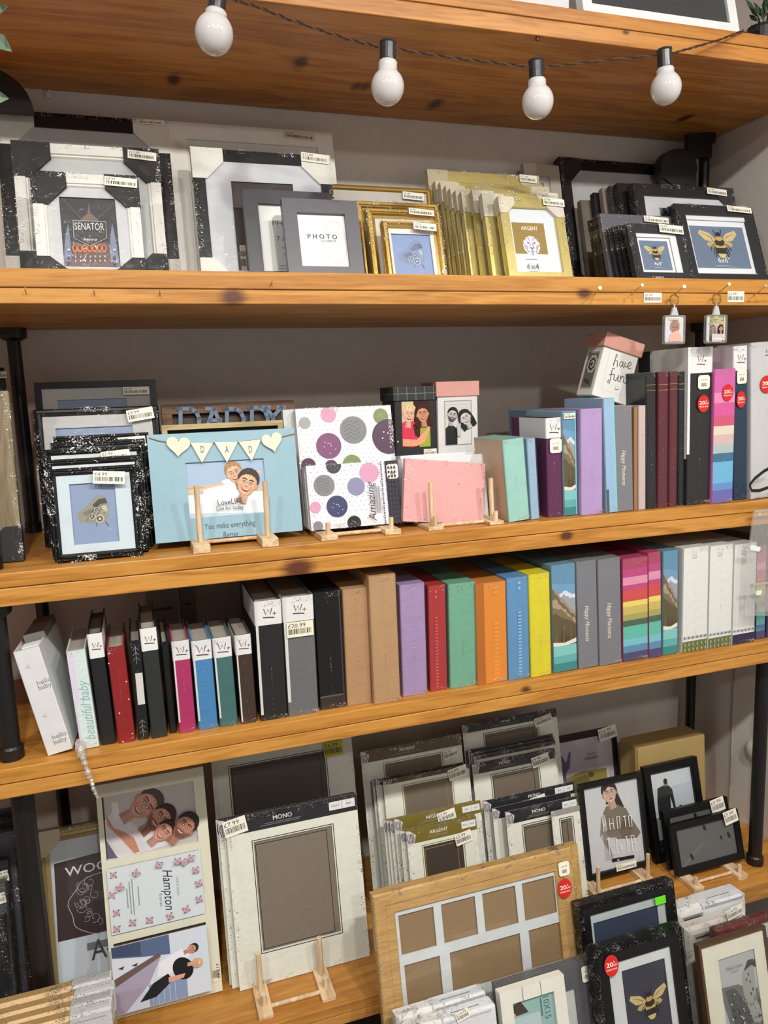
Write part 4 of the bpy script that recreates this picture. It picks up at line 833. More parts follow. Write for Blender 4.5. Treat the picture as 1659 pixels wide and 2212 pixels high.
# dotted albums
GY=(126,126,132)
def art_dot(circ,seed,band=False,title=None):
    def f(b,x0,x1,z0,z1,p):
        P=p.L; b.rect(x0,x1,z0,z1,(232,230,234)); dots(b,x0,x1,z0,z1,seed)
        for u,v,r,c in circ:
            cx,cz=P(u,v); k=abs(P(u+10,v)[0]-cx)/10; R=r*k
            pts=[(min(x1,max(x0,cx+R*math.cos(t*math.pi/16))),min(z1,max(z0,cz+R*math.sin(t*math.pi/16)))) for t in range(32)]; b.ngon(pts,c)
            if c in (GY,(132,132,136)): 
                for q in range(-2,3): b.line([(cx-R*.7,cz+q*R*.28-R*.1),(cx-R*.25,cz+q*R*.28+R*.16),(cx+R*.1,cz+q*R*.28-R*.1),(cx+R*.5,cz+q*R*.28+R*.14)],R*.06,(100,100,106))
            elif sum(c)<420:
                for a in range(7): b.oval(cx+R*.6*math.cos(a*2.4)*((a%3+1)/3),cz+R*.6*math.sin(a*2.4)*((a%3+1)/3),R*.05,None,(214,200,214),n=6)
        if band: band(b,x0,x1,z0,z1,p)
    return f
def slab(label,p,col,art=None,name='photo_album',cat='photo album',group=None,edge=(236,236,238),film_on=True,M=None,t=None):
    t=t or p.th; E=empty(name,p.M,label,cat,group); w,h=p.w,p.h
    b=MB(); b.box(0,w,0,t*.1,0,h); b.box(0,w,t*.9,t,0,h); b.box(0,.004,t*.1,t*.9,0,h); b.build('cover',paint(col,.45,bs=130,bst=.05),E)
    MB().box(.0045,w-.003,t*.1,t*.9,.002,h-.003).build('page_block',paint(edge,.8,bs=250,bst=.3),E)
    if art:
        b=MB(); b.y=-.0003; art(b,.0003,w-.0003,.0003,h-.0003,p); b.build('cover_print',printed(.4),E)
    if film_on: wrapper(E,w,h,t,m=.0015)
    return E
PK=(206,148,178); PU=(122,70,112); DP=(76,44,72); OL=(120,134,82); LG=(158,156,160)
big=[(658,914,13,LG),(709,896,17,PK),(763,929,29,GY),(822,899,16,OL),(840,943,36,DP),(710,963,27,PU),(666,1006,16,DP),(760,1003,20,OL),(715,1008,14,DP)]
p=Pan(1.512,ZC,10,(617,960),(850,980),(640,884),th=.02)
slab('pale wrapped album behind the large dotted album',p,(206,210,212),group='dotted photo albums')
p=Pan(1.487,ZC,10,(644,960),(851,960),(745,879),th=.02)
E=slab('large white album with purple, grey and green circles, at the back',p,(226,226,230),art_dot(big,1),group='dotted photo albums')
def band_small(b,x0,x1,z0,z1,p):
    P=p.L; X=p.R((830,1004),(863,1150)); b.rect(X[0],x1,z0,z1,(36,36,46))
    for i in range(14):
        for k in range(3): b.oval(X[0]+(x1-X[0])*(.25+.25*k),z0+(z1-z0)*(i+.5)/14,.0022,.003,(56,56,70),n=6)
    X2=p.R((824,1004),(829,1150))
    for i in range(26): b.oval((X2[0]+X2[1])/2,z0+(z1-z0)*(i+.5)/26,.0018,.0022,(120,122,150) if i%2 else (90,92,116),n=6)
    b.text('Amazing',*P(800,1085),.016,(70,72,84),w=.075,rot=90,shear=.3); b.rect(*p.R((811,1050),(812,1105)),(150,150,160)); b.rect(*p.R((817,1050),(818,1105)),(150,150,160))
small=[(700,1049,23,GY),(797,1021,21,(206,150,178)),(769,1051,19,(134,134,168)),(728,1094,23,(56,60,104)),(681,1096,12,PK),(765,1129,15,(52,50,58)),(687,1137,11,(132,132,136)),(720,1006,16,(60,58,66))]
for i,y in enumerate((1.462,1.444,1.426)):
    p=Pan(y,ZC+.011,10,(655+i*4,1090),(862,1080),(755,1006-i),th=.014); slab('white dotted album hidden in the small stack, %s of three'%['back','middle','nearest'][i],p,(232,232,236),group='dotted photo albums',film_on=(i==2))
p=Pan(1.408,ZC+.011,10,(668,1090),(863,1080),(765,1000),th=.014)
E=slab('small front white album with circles and a dark navy edge band',p,(232,232,236),art_dot(small,2,band_small),group='dotted photo albums'); x0,x1,z0,z1=p.R((833,1003),(860,1033)); small_tag(E,x0,x1,z0,z1,y=-.003,txt='£9.99')
ez('low pale easel with short pegs under the small dotted albums',713,850,1.362,ZC,0,peg=.022,blk=.10,bw=.032,ypeg=.012,bh=.010)
# pink albums and photo boxes
p=Pan(1.50,ZC,4,(868,1040),(1046,1040),(950,980),th=.03); E=slab('white dotted album lying behind the pink ones',p,(226,226,230),lambda b,x0,x1,z0,z1,p:(b.rect(x0,x1,z0,z1,(230,230,234)),dots(b,x0,x1,z0,z1,3),b.oval(*p.L(1033,990),.012,None,(150,140,168))),group='dotted photo albums',film_on=False)
p=Pan(1.452,ZC,8,(872,1040),(1050,1040),(950,986),roll=0,th=.024); slab('white album between the pink one and the dotted one',p,(228,228,232),film_on=False)
p=Pan(1.412,ZC+.012,8,(873,1060),(1046,1070),(962,996),roll=-7,th=.014,b=(948,1129)); 
E=slab('pink album standing crooked on a pale easel',p,(226,168,168),art=lambda b,x0,x1,z0,z1,p:b.oval(*p.L(991,1045),.0012,None,(120,70,80)),edge=(230,226,224))
ez('pale easel with long uprights in front of the crooked pink album',943,1074,1.362,ZC,.085,peg=.020,yup=.022,ypeg=.006,blk=.10,bw=.032,lean=3,bh=.007)
# photo boxes stand on two lying albums
q0=onY(856,989,1.56); q1=onY(1035,978,1.56); zb=q0.z
nb=3; hh=(zb-ZC-.001)/nb
for i in range(nb):
    E=empty('photo_album',Matrix.Translation((q0.x-.002,1.56,ZC+hh*i+.0003)),['lowest','middle','top'][i]+' of three flat albums piled under the two photo boxes','photo album','flat albums under the photo boxes'); W2=q1.x-q0.x+.01
    MB().box(0,W2,0,.16,0,.003).box(0,W2,0,.16,hh-.0035,hh-.0006).box(0,.003,0,.16,0,hh-.0006).build('cover',paint([(180,176,170),(200,198,196),(214,212,210)][i],.6),E); MB().box(.004,W2-.003,.002,.156,.003,hh-.004).build('page_block',paint((220,216,206),.8,bs=250,bst=.3),E)
def photobox(label,y,z,ul,ur,vt,vl,col,lid,dep,art,X,lidart=None,over=.0035):
    x0=xat(ul,y,z); x1=xat(ur,y,z); w=x1-x0; zt=onY((ul+ur)/2,vt,y).z; zl=onY((ul+ur)/2,vl,y).z; p=Pan(y,z,0,(ul,(vt+vl)/2+40),(ur,(vt+vl)/2+40),((ul+ur)/2,vt),th=dep)
    p.A=Vector((x0,y,z+.0004)); p.w=w; p.h=zt-z; p.setM(); E=empty('photo_box',p.M,label,'photo box','photo boxes with lids'); hl=zl-z
    MB().box(0,w,0,dep,0,hl+.004).build('body',paint(col,.55,bs=150,bst=.05),E,bevel=.0008); MB().box(-over,w+over,-over,dep+over,hl,zt-z).build('lid',paint(lid,.6,bs=150,bst=.05),E,bevel=.0008)
    if lidart:
        b=MB(); b.y=-over-.0002; lidart(b,-over,w+over,hl,zt-z,over,dep); b.build('lid_pattern',printed(.6),E)
    x0,x1,z0,z1=p.R(*X); b=MB(); b.y=-.0003; art(b,x0,x1,z0,z1,p); b.build('photo_print',printed(.3),E); return E,p
def art_girls(b,x0,x1,z0,z1,p):
    w,h=x1-x0,z1-z0; X=lambda a:x0+a*w; Z=lambda a:z0+a*h; b.rect(x0,x1,z0,z1,(60,30,24)); b.rect(x0,X(.42),Z(.5),z1,(210,190,160))
    b.ngon([(x0,Z(.03)),(x0,Z(.55)),(X(.25),Z(.6)),(X(.5),Z(.55)),(X(.55),Z(.2)),(X(.4),z0)],(214,60,88)); b.ngon([(X(.6),z0),(X(.6),Z(.45)),(X(.85),Z(.5)),(x1,Z(.55)),(x1,z0)],(160,170,60))
    b.ngon([(X(.38),Z(.5)),(X(.66),Z(.5)),(X(.62),Z(.2)),(X(.45),Z(.25))],(70,34,26)); b.ngon([(x0,Z(.04)),(x0,Z(.2)),(X(.5),Z(.16)),(X(.85),Z(.36)),(X(.98),Z(.5)),(x1,Z(.4)),(X(.8),Z(.1)),(X(.5),Z(.02))],(228,160,126))
    head(b,X(.26),Z(.72),w*.26,(238,188,162),(222,196,140),-8,None,True); head(b,X(.72),Z(.71),w*.25,(214,150,118),(66,36,26),8,None,True,True)
def lid_grid(b,x0,x1,z0,z1,ov,dep):
    for i in range(5): b.rect(x0+(x1-x0)*(i+.5)/5-.0004,x0+(x1-x0)*(i+.5)/5+.0004,z0,z1,(150,150,150))
    b.rect(x0,x1,(z0+z1)/2-.0004,(z0+z1)/2+.0004,(150,150,150))
    b.add([(x0-.0002,-ov,(z0+z1)/2-.0004),(x0-.0002,dep+ov,(z0+z1)/2-.0004),(x0-.0002,dep+ov,(z0+z1)/2+.0004),(x0-.0002,-ov,(z0+z1)/2+.0004)],[(0,1,2,3)],(150,150,150))
E,p=photobox('black photo box with a checked lid and a picture of two girls',1.572,zb,856,945,835,865,(34,34,36),(46,48,48),.085,art_girls,((867,868),(930,964)),lid_grid); x0,x1,z0,z1=p.R((915,970),(943,982)); sticker(E,x0,x1,z0,z1,'£18.99')
def art_couple(b,x0,x1,z0,z1,p):
    w,h=x1-x0,z1-z0; X=lambda a:x0+a*w; Z=lambda a:z0+a*h; b.rect(x0-.002,x1+.002,z0-.002,z1+.002,(150,148,144)); b.rect(x0,x1,z0,z1,(206,206,204))
    for i in range(6): b.rect(x0,x1,Z(.55+i*.075),Z(.553+i*.075),(180,180,178))
    b.ngon([(x0,z0),(x0,Z(.38)),(X(.2),Z(.5)),(X(.45),Z(.36)),(X(.45),z0)],(40,40,40)); b.ngon([(X(.45),z0),(X(.5),Z(.3)),(X(.75),Z(.42)),(x1,Z(.36)),(x1,z0)],(214,214,212))
    head(b,X(.27),Z(.68),w*.22,(196,192,188),(34,34,34),-14,(84,82,80),True); head(b,X(.76),Z(.6),w*.24,(206,202,198),(38,38,38),28,None,True,True); b.ngon([(X(.4),Z(.45)),(X(.55),Z(.5)),(X(.55),Z(.2)),(X(.42),Z(.2))],(190,186,182))
E,p=photobox('white photo box with a pink lid and a black and white couple',1.565,zb,948,1033,824,856,(222,220,218),(216,158,148),.085,art_couple,((961,868),(1018,958)))
# ---- tilted box
def tilt_box():
    Y=1.47; zt=onY(1352,876,Y).z
    bl,br,tr=onY(1278,855,Y),onY(1352,876,Y+.0),onY(1385,763,Y)
    e=(br-bl); w=e.length; e.normalize(); yaw=math.radians(-34)
    ez_=Vector((0,0,1)); roll=math.atan2(e.z,e.x)
    return bl,br,tr
def art_fun(b,x0,x1,z0,z1,p):
    P=p.L; K=(48,50,52)
    b.rect(x0,x1,z0,z1,(222,222,218)); 
    fr=[P(1321,743),P(1374,763),P(1350,855),P(1299,842)]; b.line(fr+[fr[0]],.0006,(170,170,166)); b.line([P(1326,746),P(1372,764)],.0009,(90,90,92))
    S=lambda l,w=.0017: b.line([P(1180+x/3.463,580+y/3.463) for x,y in l],w,K)
    S([(525,640),(515,680),(500,730)]); S([(500,715),(515,690),(530,690),(532,712),(528,738)]); S([(525,640),(532,648),(528,668)],.001)
    S([(573,700),(555,698),(545,722),(556,738),(570,718),(575,700),(570,730),(580,742)]); S([(588,702),(586,735),(600,738),(618,708),(622,700)]); S([(612,735),(635,718),(632,700),(618,704),(606,730),(615,752),(634,745)])
    S([(510,752),(498,745),(488,770),(480,820),(468,862),(458,850),(464,830)]); S([(470,795),(505,790)],.0012); S([(508,790),(503,830),(518,840),(532,815),(540,795),(532,838),(542,845)]); S([(556,800),(548,850)]); S([(550,830),(566,806),(580,812),(575,848),(592,860)])
    S([(508,898),(520,906),(534,905),(545,896)],.0008); b.oval(*P(1180+518/3.463,580+886/3.463),.0008,None,K,n=6); b.oval(*P(1180+536/3.463,580+886/3.463),.0008,None,K,n=6)
Y=1.445
p=Pan(Y,ZC,0,(1292,800),(1365,825),(1345,748),yaw=0,roll=-20,th=.07)
# fit the box: bottom edge through the two lower corners
n=p.k; 
def hit(u,v): r=ray(u,v); t=(p.A-EYE).dot(n)/r.dot(n); return EYE+r*t
bl_,br_=hit(1278,853),hit(1352,876); tl_=hit(1307,735)
p.e=(br_-bl_).normalized(); p.up=(tl_-bl_); p.up=(p.up-p.e*p.up.dot(p.e)).normalized(); p.k=-p.e.cross(p.up); p.A=bl_; p.w=(br_-bl_).length; p.h=(tl_-bl_).dot(p.up); p.setM()
E=empty('photo_box',p.M,'white have fun photo box with a pink lid, tipped over on top of the albums','photo box','photo boxes with lids'); w,h=p.w,p.h; dep=.062
MB().box(0,w,0,dep,0,h).build('body',paint((226,226,222),.5,bs=120,bst=.05),E,bevel=.002)
MB().box(-.005,w+.005,-.005,dep+.005,h-.012,h+.018).build('lid',paint((206,150,136),.6,bs=150,bst=.05),E,bevel=.001)
b=MB(); b.y=-.0003; art_fun(b,.001,w-.001,.001,h-.012,p); b.build('front_print',printed(.4),E)
b=MB()
def sd(a,c): return (-.0006,a*dep,c*h)
def sq(pts,col,o=0): b.add([(-.0004-o,a*dep,c*h) for a,c in pts],[tuple(range(len(pts)))],col)
sq([(.15,.12),(.85,.12),(.85,.82),(.15,.82)],(168,164,154)); sq([(.2,.15),(.8,.15),(.8,.79),(.2,.79)],(108,104,96),.0002)
for (a,c,r,cc,k) in ((.45,.58,.26,(196,192,184),8),(.45,.58,.19,(62,60,58),6),(.43,.58,.12,(186,182,174),6),(.45,.58,.06,(60,58,56),5)):
    sq([(a+r*1.0*(1+.16*(i%2))*math.cos(i*math.pi/k),c+r*.6*(1+.16*(i%2))*math.sin(i*math.pi/k)) for i in range(2*k)],cc,.0004+.0002*(8-k)+(.0004 if r<.1 else 0)+(.0002 if r<.15 else 0))
sq([(.35,.2),(.6,.24),(.4,.3)],(60,58,56),.0006); sq([(.6,.24),(.75,.3),(.55,.32)],(60,58,56),.0006)
b.build('side_print',printed(.5),E)
# ---- upright albums of the middle shelf
def mk(label,y,bl,br,tl,tr,dep,col,**k): return album(label,y,ZC,bl,br,tl,tr,dep,col,**k)
def mk2(u,v,h): pass
q=mk('white and blue album behind the purple one on the middle shelf',1.548,1150,1215,(1111,892),(1240,880),.10,(96,130,160),closed=True)
def beige(b,x0,x1,z0,z1,p): pass
E,p=mk('pale aqua album with a beige side, nearest the pink ones',1.372,1100,1147,(1086,953),(1133,948),.135,(152,208,198),closed=True)
b=MB(); b.add([(-.0004,.006,.001),(-.0004,.134,.001),(-.0004,.134,p.h-.001),(-.0004,.006,p.h-.001)],[(0,1,2,3)],(206,180,150)); b.add([(-.0007,.07,.014),(-.0007,.105,.014),(-.0007,.105,.06),(-.0007,.07,.06)],[(0,1,2,3)],(206,200,190))
for i in range(8): b.add([(-.0009,.072+i*.004,.018),(-.0009,.074+i*.004,.018),(-.0009,.074+i*.004,.034),(-.0009,.072+i*.004,.034)],[(0,1,2,3)],(60,56,52))
b.build('side_print',printed(.5),E)
mk('pale blue album squeezed right of the aqua one',1.378,1148,1168,(1134,948),(1162,948),.13,(150,182,212),closed=True)
def lp(c): 
    def f(b,x0,x1,z0,z1,p): b.rect(x0,x1,z0,z1,c)
    return f
E,p=mk('purple album with a white band and price tag, left half of the middle shelf',1.385,1184,1218,(1179,905),(1213,903),.15,(96,40,84),label_h=.20)
x0,x1,z0,z1=p.R((1186,948),(1213,977)); small_tag(E,max(x0,.001),min(x1,p.w-.001),z0,z1,y=-.003,txt='£17.99')
def art_sc(b,x0,x1,z0,z1,p): scenic(b,x0,x1,z0,z1); b.rect(x1-.003,x1,z0,z1,(120,200,200))
E,p=mk('blue mountain album with a teal edge, left of the lilac one',1.385,1219,1249,(1213,891),(1246,887),.15,(140,176,196),art=art_sc,closed=True); sticker(E,.002,p.w-.002,p.h-.016,p.h-.004,'£19.99',y=-.003)
mk('lilac album on the middle shelf under the tipped box',1.372,1256,1304,(1253,884),(1305,883),.15,(178,146,206),closed=True)
def art_teal(b,x0,x1,z0,z1,p): b.rect(x0,x1,z0,z1,(150,184,214)); b.rect(x1-.003,x1,z0,z1,(120,206,204)); b.rect(x0,x0+.006,z0,z0+.05,(70,96,90))
mk('tall pale blue album with an aqua edge, tilted against the lilac one',1.372,1311,1336,(1306,862),(1325,861),.15,(150,186,214),closed=True,art=art_teal)
def art_hm(b,x0,x1,z0,z1,p): b.rect(x0,x1,z0,z1,(122,123,131)); b.text('Happy Moments',(x0+x1)/2,z0+(z1-z0)*.42,min(.011,(x1-x0)*.4),(226,214,190),w=(z1-z0)*.33,rot=-90,shear=.25)
mk('grey Happy Moments album on the middle shelf',1.372,1331,1369,(1325,879),(1368,877),.15,(134,134,148),closed=True,art=art_hm)
mk('thin brown album between the grey and the pinkish one',1.375,1370,1379,(1369,881),(1380,879),.15,(150,104,60),closed=True,film_on=False)
mk('narrow pinkish beige album left of the black ribbed ones',1.375,1380,1397,(1381,878),(1396,875),.15,(206,184,180),closed=True)
BK=(34,34,38); MR=(96,40,52)
def art_rib(c):
    def f(b,x0,x1,z0,z1,p):
        n=26
        for k in(.80,.84): b.rect(x0,x1,z0+(z1-z0)*(k+.07),z0+(z1-z0)*(k+.073),(176,150,90))
        for i in range(n): b.line([(x0+.002+(i%2)*.001,z0+(z1-z0)*(i+.2)/n*.9),(x0+(x1-x0)*.5,z0+(z1-z0)*(i+.8)/n*.9)],.0006,tuple(min(255,q+26) for q in c))
    return f
mk('left black ribbed album beside the maroon pair',1.375,1398,1420,(1393,806),(1420,805),.16,BK,art=art_rib(BK),rough=.25)
mk('left maroon wrapped album of the pair',1.375,1421,1444,(1422,805),(1446,804),.16,MR,art=art_rib(MR),rough=.25)
mk('right maroon wrapped album of the pair',1.375,1445,1464,(1447,803),(1467,802),.16,MR,art=art_rib(MR),rough=.25)
mk('right black ribbed album, just after the maroon pair',1.38,1465,1480,(1468,804),(1480,803),.16,BK,art=art_rib(BK),rough=.25)
def art_w(b,x0,x1,z0,z1,p): pass
E,p=mk('black album with a tall white band and a red discount sticker',1.372,1483,1536,(1487,752),(1542,750),.17,(36,36,40),label_h=.16); x0,x1,z0,z1=p.R((1506,811),(1531,840)); small_tag(E,x0,x1,z0,z1,y=-.003); cx,cz=p.L(1517,872); round_tag(E,cx,cz,.0155,.0185,y=-.004)
b=MB(); P=[(-.0008,.155),(-.0008,.003),(.002,-.0008)]
b.add([(-.0009,.12,p.h*.3),(-.0009,.002,p.h*.3),(-.0009,.002,p.h),(-.0009,.12,p.h)],[(0,1,2,3)],(214,214,212)); b.box(-.0012,.005,-.0010,.001,p.h*.33,p.h,(232,232,232)); b.build('sleeve_edge',printed(.5),E)
E,p=mk('pink to blue rainbow album with a red discount sticker',1.365,1537,1583,(1545,798),(1589,797),.17,(206,84,160),closed=True,art=lambda b,x0,x1,z0,z1,p:stripes(b,x0,x1,z0,z1,RAINBOW2)); cx,cz=p.L(1570,848); round_tag(E,cx,cz,.0145,.0185,y=-.003)
E,p=mk('navy album with a white band and a red discount sticker',1.380,1585,1615,(1582,750),(1619,748),.17,(30,58,82),label_h=.155); x0,x1,z0,z1=p.R((1590,800),(1611,828)); small_tag(E,x0,min(x1,p.w),z0,z1,y=-.003); cx,cz=p.L(1598,863); round_tag(E,cx,cz,.0125,.0185,y=-.004)
E,p=mk('pale grey album with a red discount sticker at the right photo border',1.372,1622,1690,(1621,743),(1695,738),.12,(204,206,208),closed=True,art=lambda b,x0,x1,z0,z1,p:wlogo(b,*p.L(1659,760),.012,(70,66,70))); cx,cz=p.L(1654,830); round_tag(E,cx,cz,.018,.0195,y=-.003)
# wrapped pouch with a black strap hanging over the shelf end
o3=onY(1640,1040,1.338); E=empty('camera_strap',Matrix.Translation(o3),'black strap in clear wrap hanging in front of the pale grey album','strap')
b=MB(); pts=[onY(u,v,1.338)-o3 for u,v in ((1668,1008),(1650,1018),(1630,1034),(1619,1048),(1624,1060),(1640,1060),(1668,1050))]
for i in range(len(pts)-1): b.add([pts[i]+Vector((0,-.001,.0035)),pts[i+1]+Vector((0,-.001,.0035)),pts[i+1]+Vector((0,-.001,-.0035)),pts[i]+Vector((0,-.001,-.0035)),pts[i]+Vector((0,.001,.0035)),pts[i+1]+Vector((0,.001,.0035)),pts[i+1]+Vector((0,.001,-.0035)),pts[i]+Vector((0,.001,-.0035))],[(0,1,2,3),(4,7,6,5),(0,4,5,1),(3,2,6,7)])
b.build('webbing',paint((20,20,24),.6,bs=200,bst=.3),E)
def bag(label,y,pts,name='plastic_sleeve',th=.004,haze=.14):
    q=[onY(u,v,y) for u,v in pts]; c=q[0]; E=empty(name,Matrix.Translation(c),label,'plastic sleeve','clear hanging sleeves at the right')
    b=MB(); f=[p-c for p in q]; n=len(f); b.add(f+[p+Vector((0,th,0)) for p in f],[tuple(range(n)),tuple(range(n,2*n))[::-1]]+[(i,n+i,n+(i+1)%n,(i+1)%n) for i in range(n)]); b.build('film',film((.97,.97,.97),.06,30,.7,.15,haze),E)
    MB().box(.0,max(p.x for p in f),-.0005,th+.0005,-.004,.0,).build('header_fold',paint((180,170,160),.4),E); return E,c
E,c=bag('upper clear plastic sleeve hanging at the right end below the middle shelf',1.325,[(1630,1103),(1690,1108),(1690,1330),(1612,1330),(1618,1190)])
MB().ring(.012,.0165,-.012,-.0075,[(0,0),(0,-.001),(.001,-.001),(.001,0)]).build('eyelet',paint((230,230,230),.3),E)
tq=onY(1631,1184,1.322)-c; b=MB(); b.prismy([(tq.x-.015,tq.z+.004),(tq.x-.011,tq.z+.009),(tq.x+.014,tq.z+.001),(tq.x+.015,tq.z-.004),(tq.x+.010,tq.z-.009),(tq.x-.013,tq.z-.003)],-.004,-.002); b.build('white_clip',paint((226,244,236),.4),E)
E,c=bag('lower clear plastic sleeve with its white clip, at the right border',1.318,[(1626,1262),(1690,1258),(1690,1320),(1640,1322)],haze=.1)
tq=onY(1639,1281,1.315)-c; b=MB(); b.prismy([(tq.x-.008,tq.z+.003),(tq.x-.005,tq.z+.005),(tq.x+.008,tq.z+.006),(tq.x+.008,tq.z-.001),(tq.x+.005,tq.z-.005),(tq.x-.008,tq.z-.004)],-.004,-.002); b.build('white_clip',paint((226,240,214),.4),E)
# ================================================================== fourth shelf: the row of albums
def md(label,bl,br,tl,tr,col,y=1.378,dep=.2,**k): return album(label,y,ZD,bl,br,tl,tr,dep,col,**k)
KB2=(32,33,36)
def art_hello(b,x0,x1,z0,z1,p):
    P=p.L
    for u,v in ((95,1476),(128,1593)):
        b.text('hello',*P(u,v-6),.0085,(150,148,152),w=.024,rot=4); b.text('baby',*P(u+2,v+5),.0085,(150,148,152),w=.022,rot=4)
    for u,v in ((61,1440),(97,1546)): b.line([P(u-5,v+4),P(u,v-5),P(u+5,v+3),P(u-3,v)],.0008,(176,176,178))
E,p=md('large white hello baby album leaning at the left end of its shelf',103,163,(33,1418),(84,1399),(226,226,228),y=1.375,dep=.17,art=art_hello,bulge=.002,film_on=False,yaw=-4)
MB().box(.010,.045,.05,.16,p.h-.003,p.h+.012).build('open_flap',paint((120,116,114),.6),E)
MB().box(.012,.040,.012,.035,p.h-.002,p.h+.001).build('white_insert',paint((236,236,240),.6),E)
def art_bb(b,x0,x1,z0,z1,p):
    w=x1-x0; b.rect(x0,x1,z0,z1,(214,230,228)); b.rect(x0,x0+w*.1,z0,z1,(206,190,214))
    b.ngon([(x0,z0+(z1-z0)*.35),(x0+w*.3,z0+(z1-z0)*.5),(x0+w*.35,z1),(x0,z1)],(214,204,222)); b.text('beautiful baby',x0+w*.6,z0+(z1-z0)*.38,.0165,(140,176,184),w=(z1-z0)*.60,rot=90,shear=.3)
md('pale beautiful baby album in crinkled wrap, second from the left',175,218,(142,1408),(187,1405),(214,230,228),dep=.16,art=art_bb)
md('black album with a white band right of the beautiful baby album',220,254,(188,1372),(222,1368),KB2,y=1.382,dep=.17,label_h=.215,pages=(120,116,112),film_on=False)
def art_redspots(b,x0,x1,z0,z1,p):
    for u,v in ((235,1433),(273,1472),(278,1510),(286,1584),(266,1602),(258,1540)):
        x,z=p.L(u,v); 
        if x0<x<x1 and z0<z<z1: b.oval(x,z,.0013,None,(240,220,220),n=8)
md('dark red album with small pale dots, left part of the row',256,296,(230,1404),(271,1394),(150,30,34),dep=.16,art=art_redspots)
def art_orn(b,x0,x1,z0,z1,p):
    w,h=x1-x0,z1-z0; c=(150,150,156); m=x0+w*.5
    for k in(.86,.12): 
        for d in(-.05,0,.05): b.line([(m-w*.3,z0+h*(k+d)),(m,z0+h*(k+d+.03)),(m+w*.3,z0+h*(k+d))],.0008,c)
        b.line([(m,z0+h*(k-.09)),(m,z0+h*(k+.09))],.0007,c)
    b.rect(x0+w*.25,x1-w*.05,z0+h*.36,z0+h*.68,(206,204,198))
md('narrow black album with a white strip and silver ornaments',299,325,(282,1388),(303,1382),(20,20,24),dep=.16,art=art_orn,rough=.2)
md('black album with a white band between the ornate and the thin one',328,365,(304,1360),(337,1356),(44,48,48),y=1.375,dep=.19,label_h=.20,film_on=False)
md('thin black album with teal page edges beside the magenta one',367,385,(348,1389),(365,1387),(20,22,24),y=1.385,dep=.16,matx=None,film_on=False,left_line=.0)
def wline(fr):
    def f(b,x0,x1,z0,z1,p): b.rect(x0,x0+(x1-x0)*.10,z0+(z1-z0)*fr,z1,(214,214,212))
    return f
md('magenta album with a white band',388,427,(368,1388),(412,1382),(176,24,88),y=1.378,dep=.14,label_h=.205,art=wline(.12))
md('bright blue album with a white band',430,474,(414,1387),(457,1381),(52,128,190),y=1.378,dep=.14,label_h=.215,art=wline(.1))
md('dark teal album with a white band',476,517,(459,1382),(500,1374),(48,100,100),y=1.376,dep=.14,label_h=.22,art=wline(.1))
md('dark brown album with a white band',522,558,(505,1377),(545,1367),(66,50,40),y=1.374,dep=.14,label_h=.22,art=wline(.02))
md('tall black album with a white band and creased wrap',562,621,(546,1303),(606,1293),(34,32,34),y=1.372,dep=.2,label_h=.20,art=wline(.05))
E,p=md('tall grey album with a white band and a barcode price label',624,691,(609,1293),(678,1284),(96,98,102),y=1.372,dep=.2,label_h=.205,art=wline(.12)); x0,x1,z0,z1=p.R((618,1345),(677,1370)); sticker(E,max(x0,.002),min(x1,p.w-.001),z0,z1,'£20.99',y=-.0035,bg=(232,228,206))
def art_slip(b,x0,x1,z0,z1,p): b.rect(x0,x1,z0,z0+(z1-z0)*.10,(48,40,40)); b.rect(x0,x1,z0+(z1-z0)*.10,z0+(z1-z0)*.115,(90,80,76)); b.rect(x1-.003,x1,z0,z1,(60,56,56))
md('shiny black slipcase album left of the two tan ones',693,749,(680,1279),(735,1277),(18,16,18),y=1.378,dep=.2,closed=True,rough=.12,art=art_slip)
KR=wood((186,146,106),(166,126,88),'Z',1.0,rough=.7,grain=.3)
md('left tan kraft album',751,806,(740,1275),(796,1269),(176,136,96),y=1.376,dep=.2,closed=True,matx=paint((184,144,104),.7,bs=200,bst=.1))
md('right tan kraft album standing slightly forward',809,868,(797,1247),(856,1241),(176,136,96),y=1.362,dep=.21,closed=True,matx=paint((186,148,108),.7,bs=200,bst=.1))
def beads(c,n=22,s=.5,rr=False,hi=.72,lo=.03,k=.4):
    def f(b,x0,x1,z0,z1,p):
        w,h=x1-x0,z1-z0
        for i in range(n):
            t=lo+(hi-lo)*i/n; b.rect(x0+w*(k-.08),x0+w*(k+.08),z0+h*t,z0+h*(t+.6*(hi-lo)/n),c)
        for t in(.88,.93): b.rect(x0+w*(k-.07),x0+w*(k+.07),z0+h*t,z0+h*(t+.03),c)
    return f
md('lilac album between the tan and the red one',871,926,(862,1264),(920,1260),(166,138,188),y=1.376,dep=.18,closed=True)
md('bright red album with a column of small squares',928,967,(922,1267),(963,1263),(170,32,36),y=1.378,dep=.18,closed=True,art=beads((196,84,84)))
md('sea green album beside the orange one',971,1030,(968,1263),(1025,1257),(104,172,140),y=1.376,dep=.18,closed=True)
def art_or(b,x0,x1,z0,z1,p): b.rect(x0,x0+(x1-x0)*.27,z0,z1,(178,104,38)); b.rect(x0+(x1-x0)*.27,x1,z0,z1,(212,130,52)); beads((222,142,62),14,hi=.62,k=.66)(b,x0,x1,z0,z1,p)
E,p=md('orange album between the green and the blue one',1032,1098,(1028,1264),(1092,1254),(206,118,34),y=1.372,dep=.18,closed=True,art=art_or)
md('sky blue album with a column of pale dots',1099,1147,(1095,1252),(1142,1243),(84,142,194),y=1.37,dep=.18,closed=True,art=beads((128,176,216),20,hi=.68,k=.55))
md('bright yellow album between the blue and the mountain one',1148,1194,(1143,1244),(1188,1236),(226,212,24),y=1.366,dep=.18,closed=True)
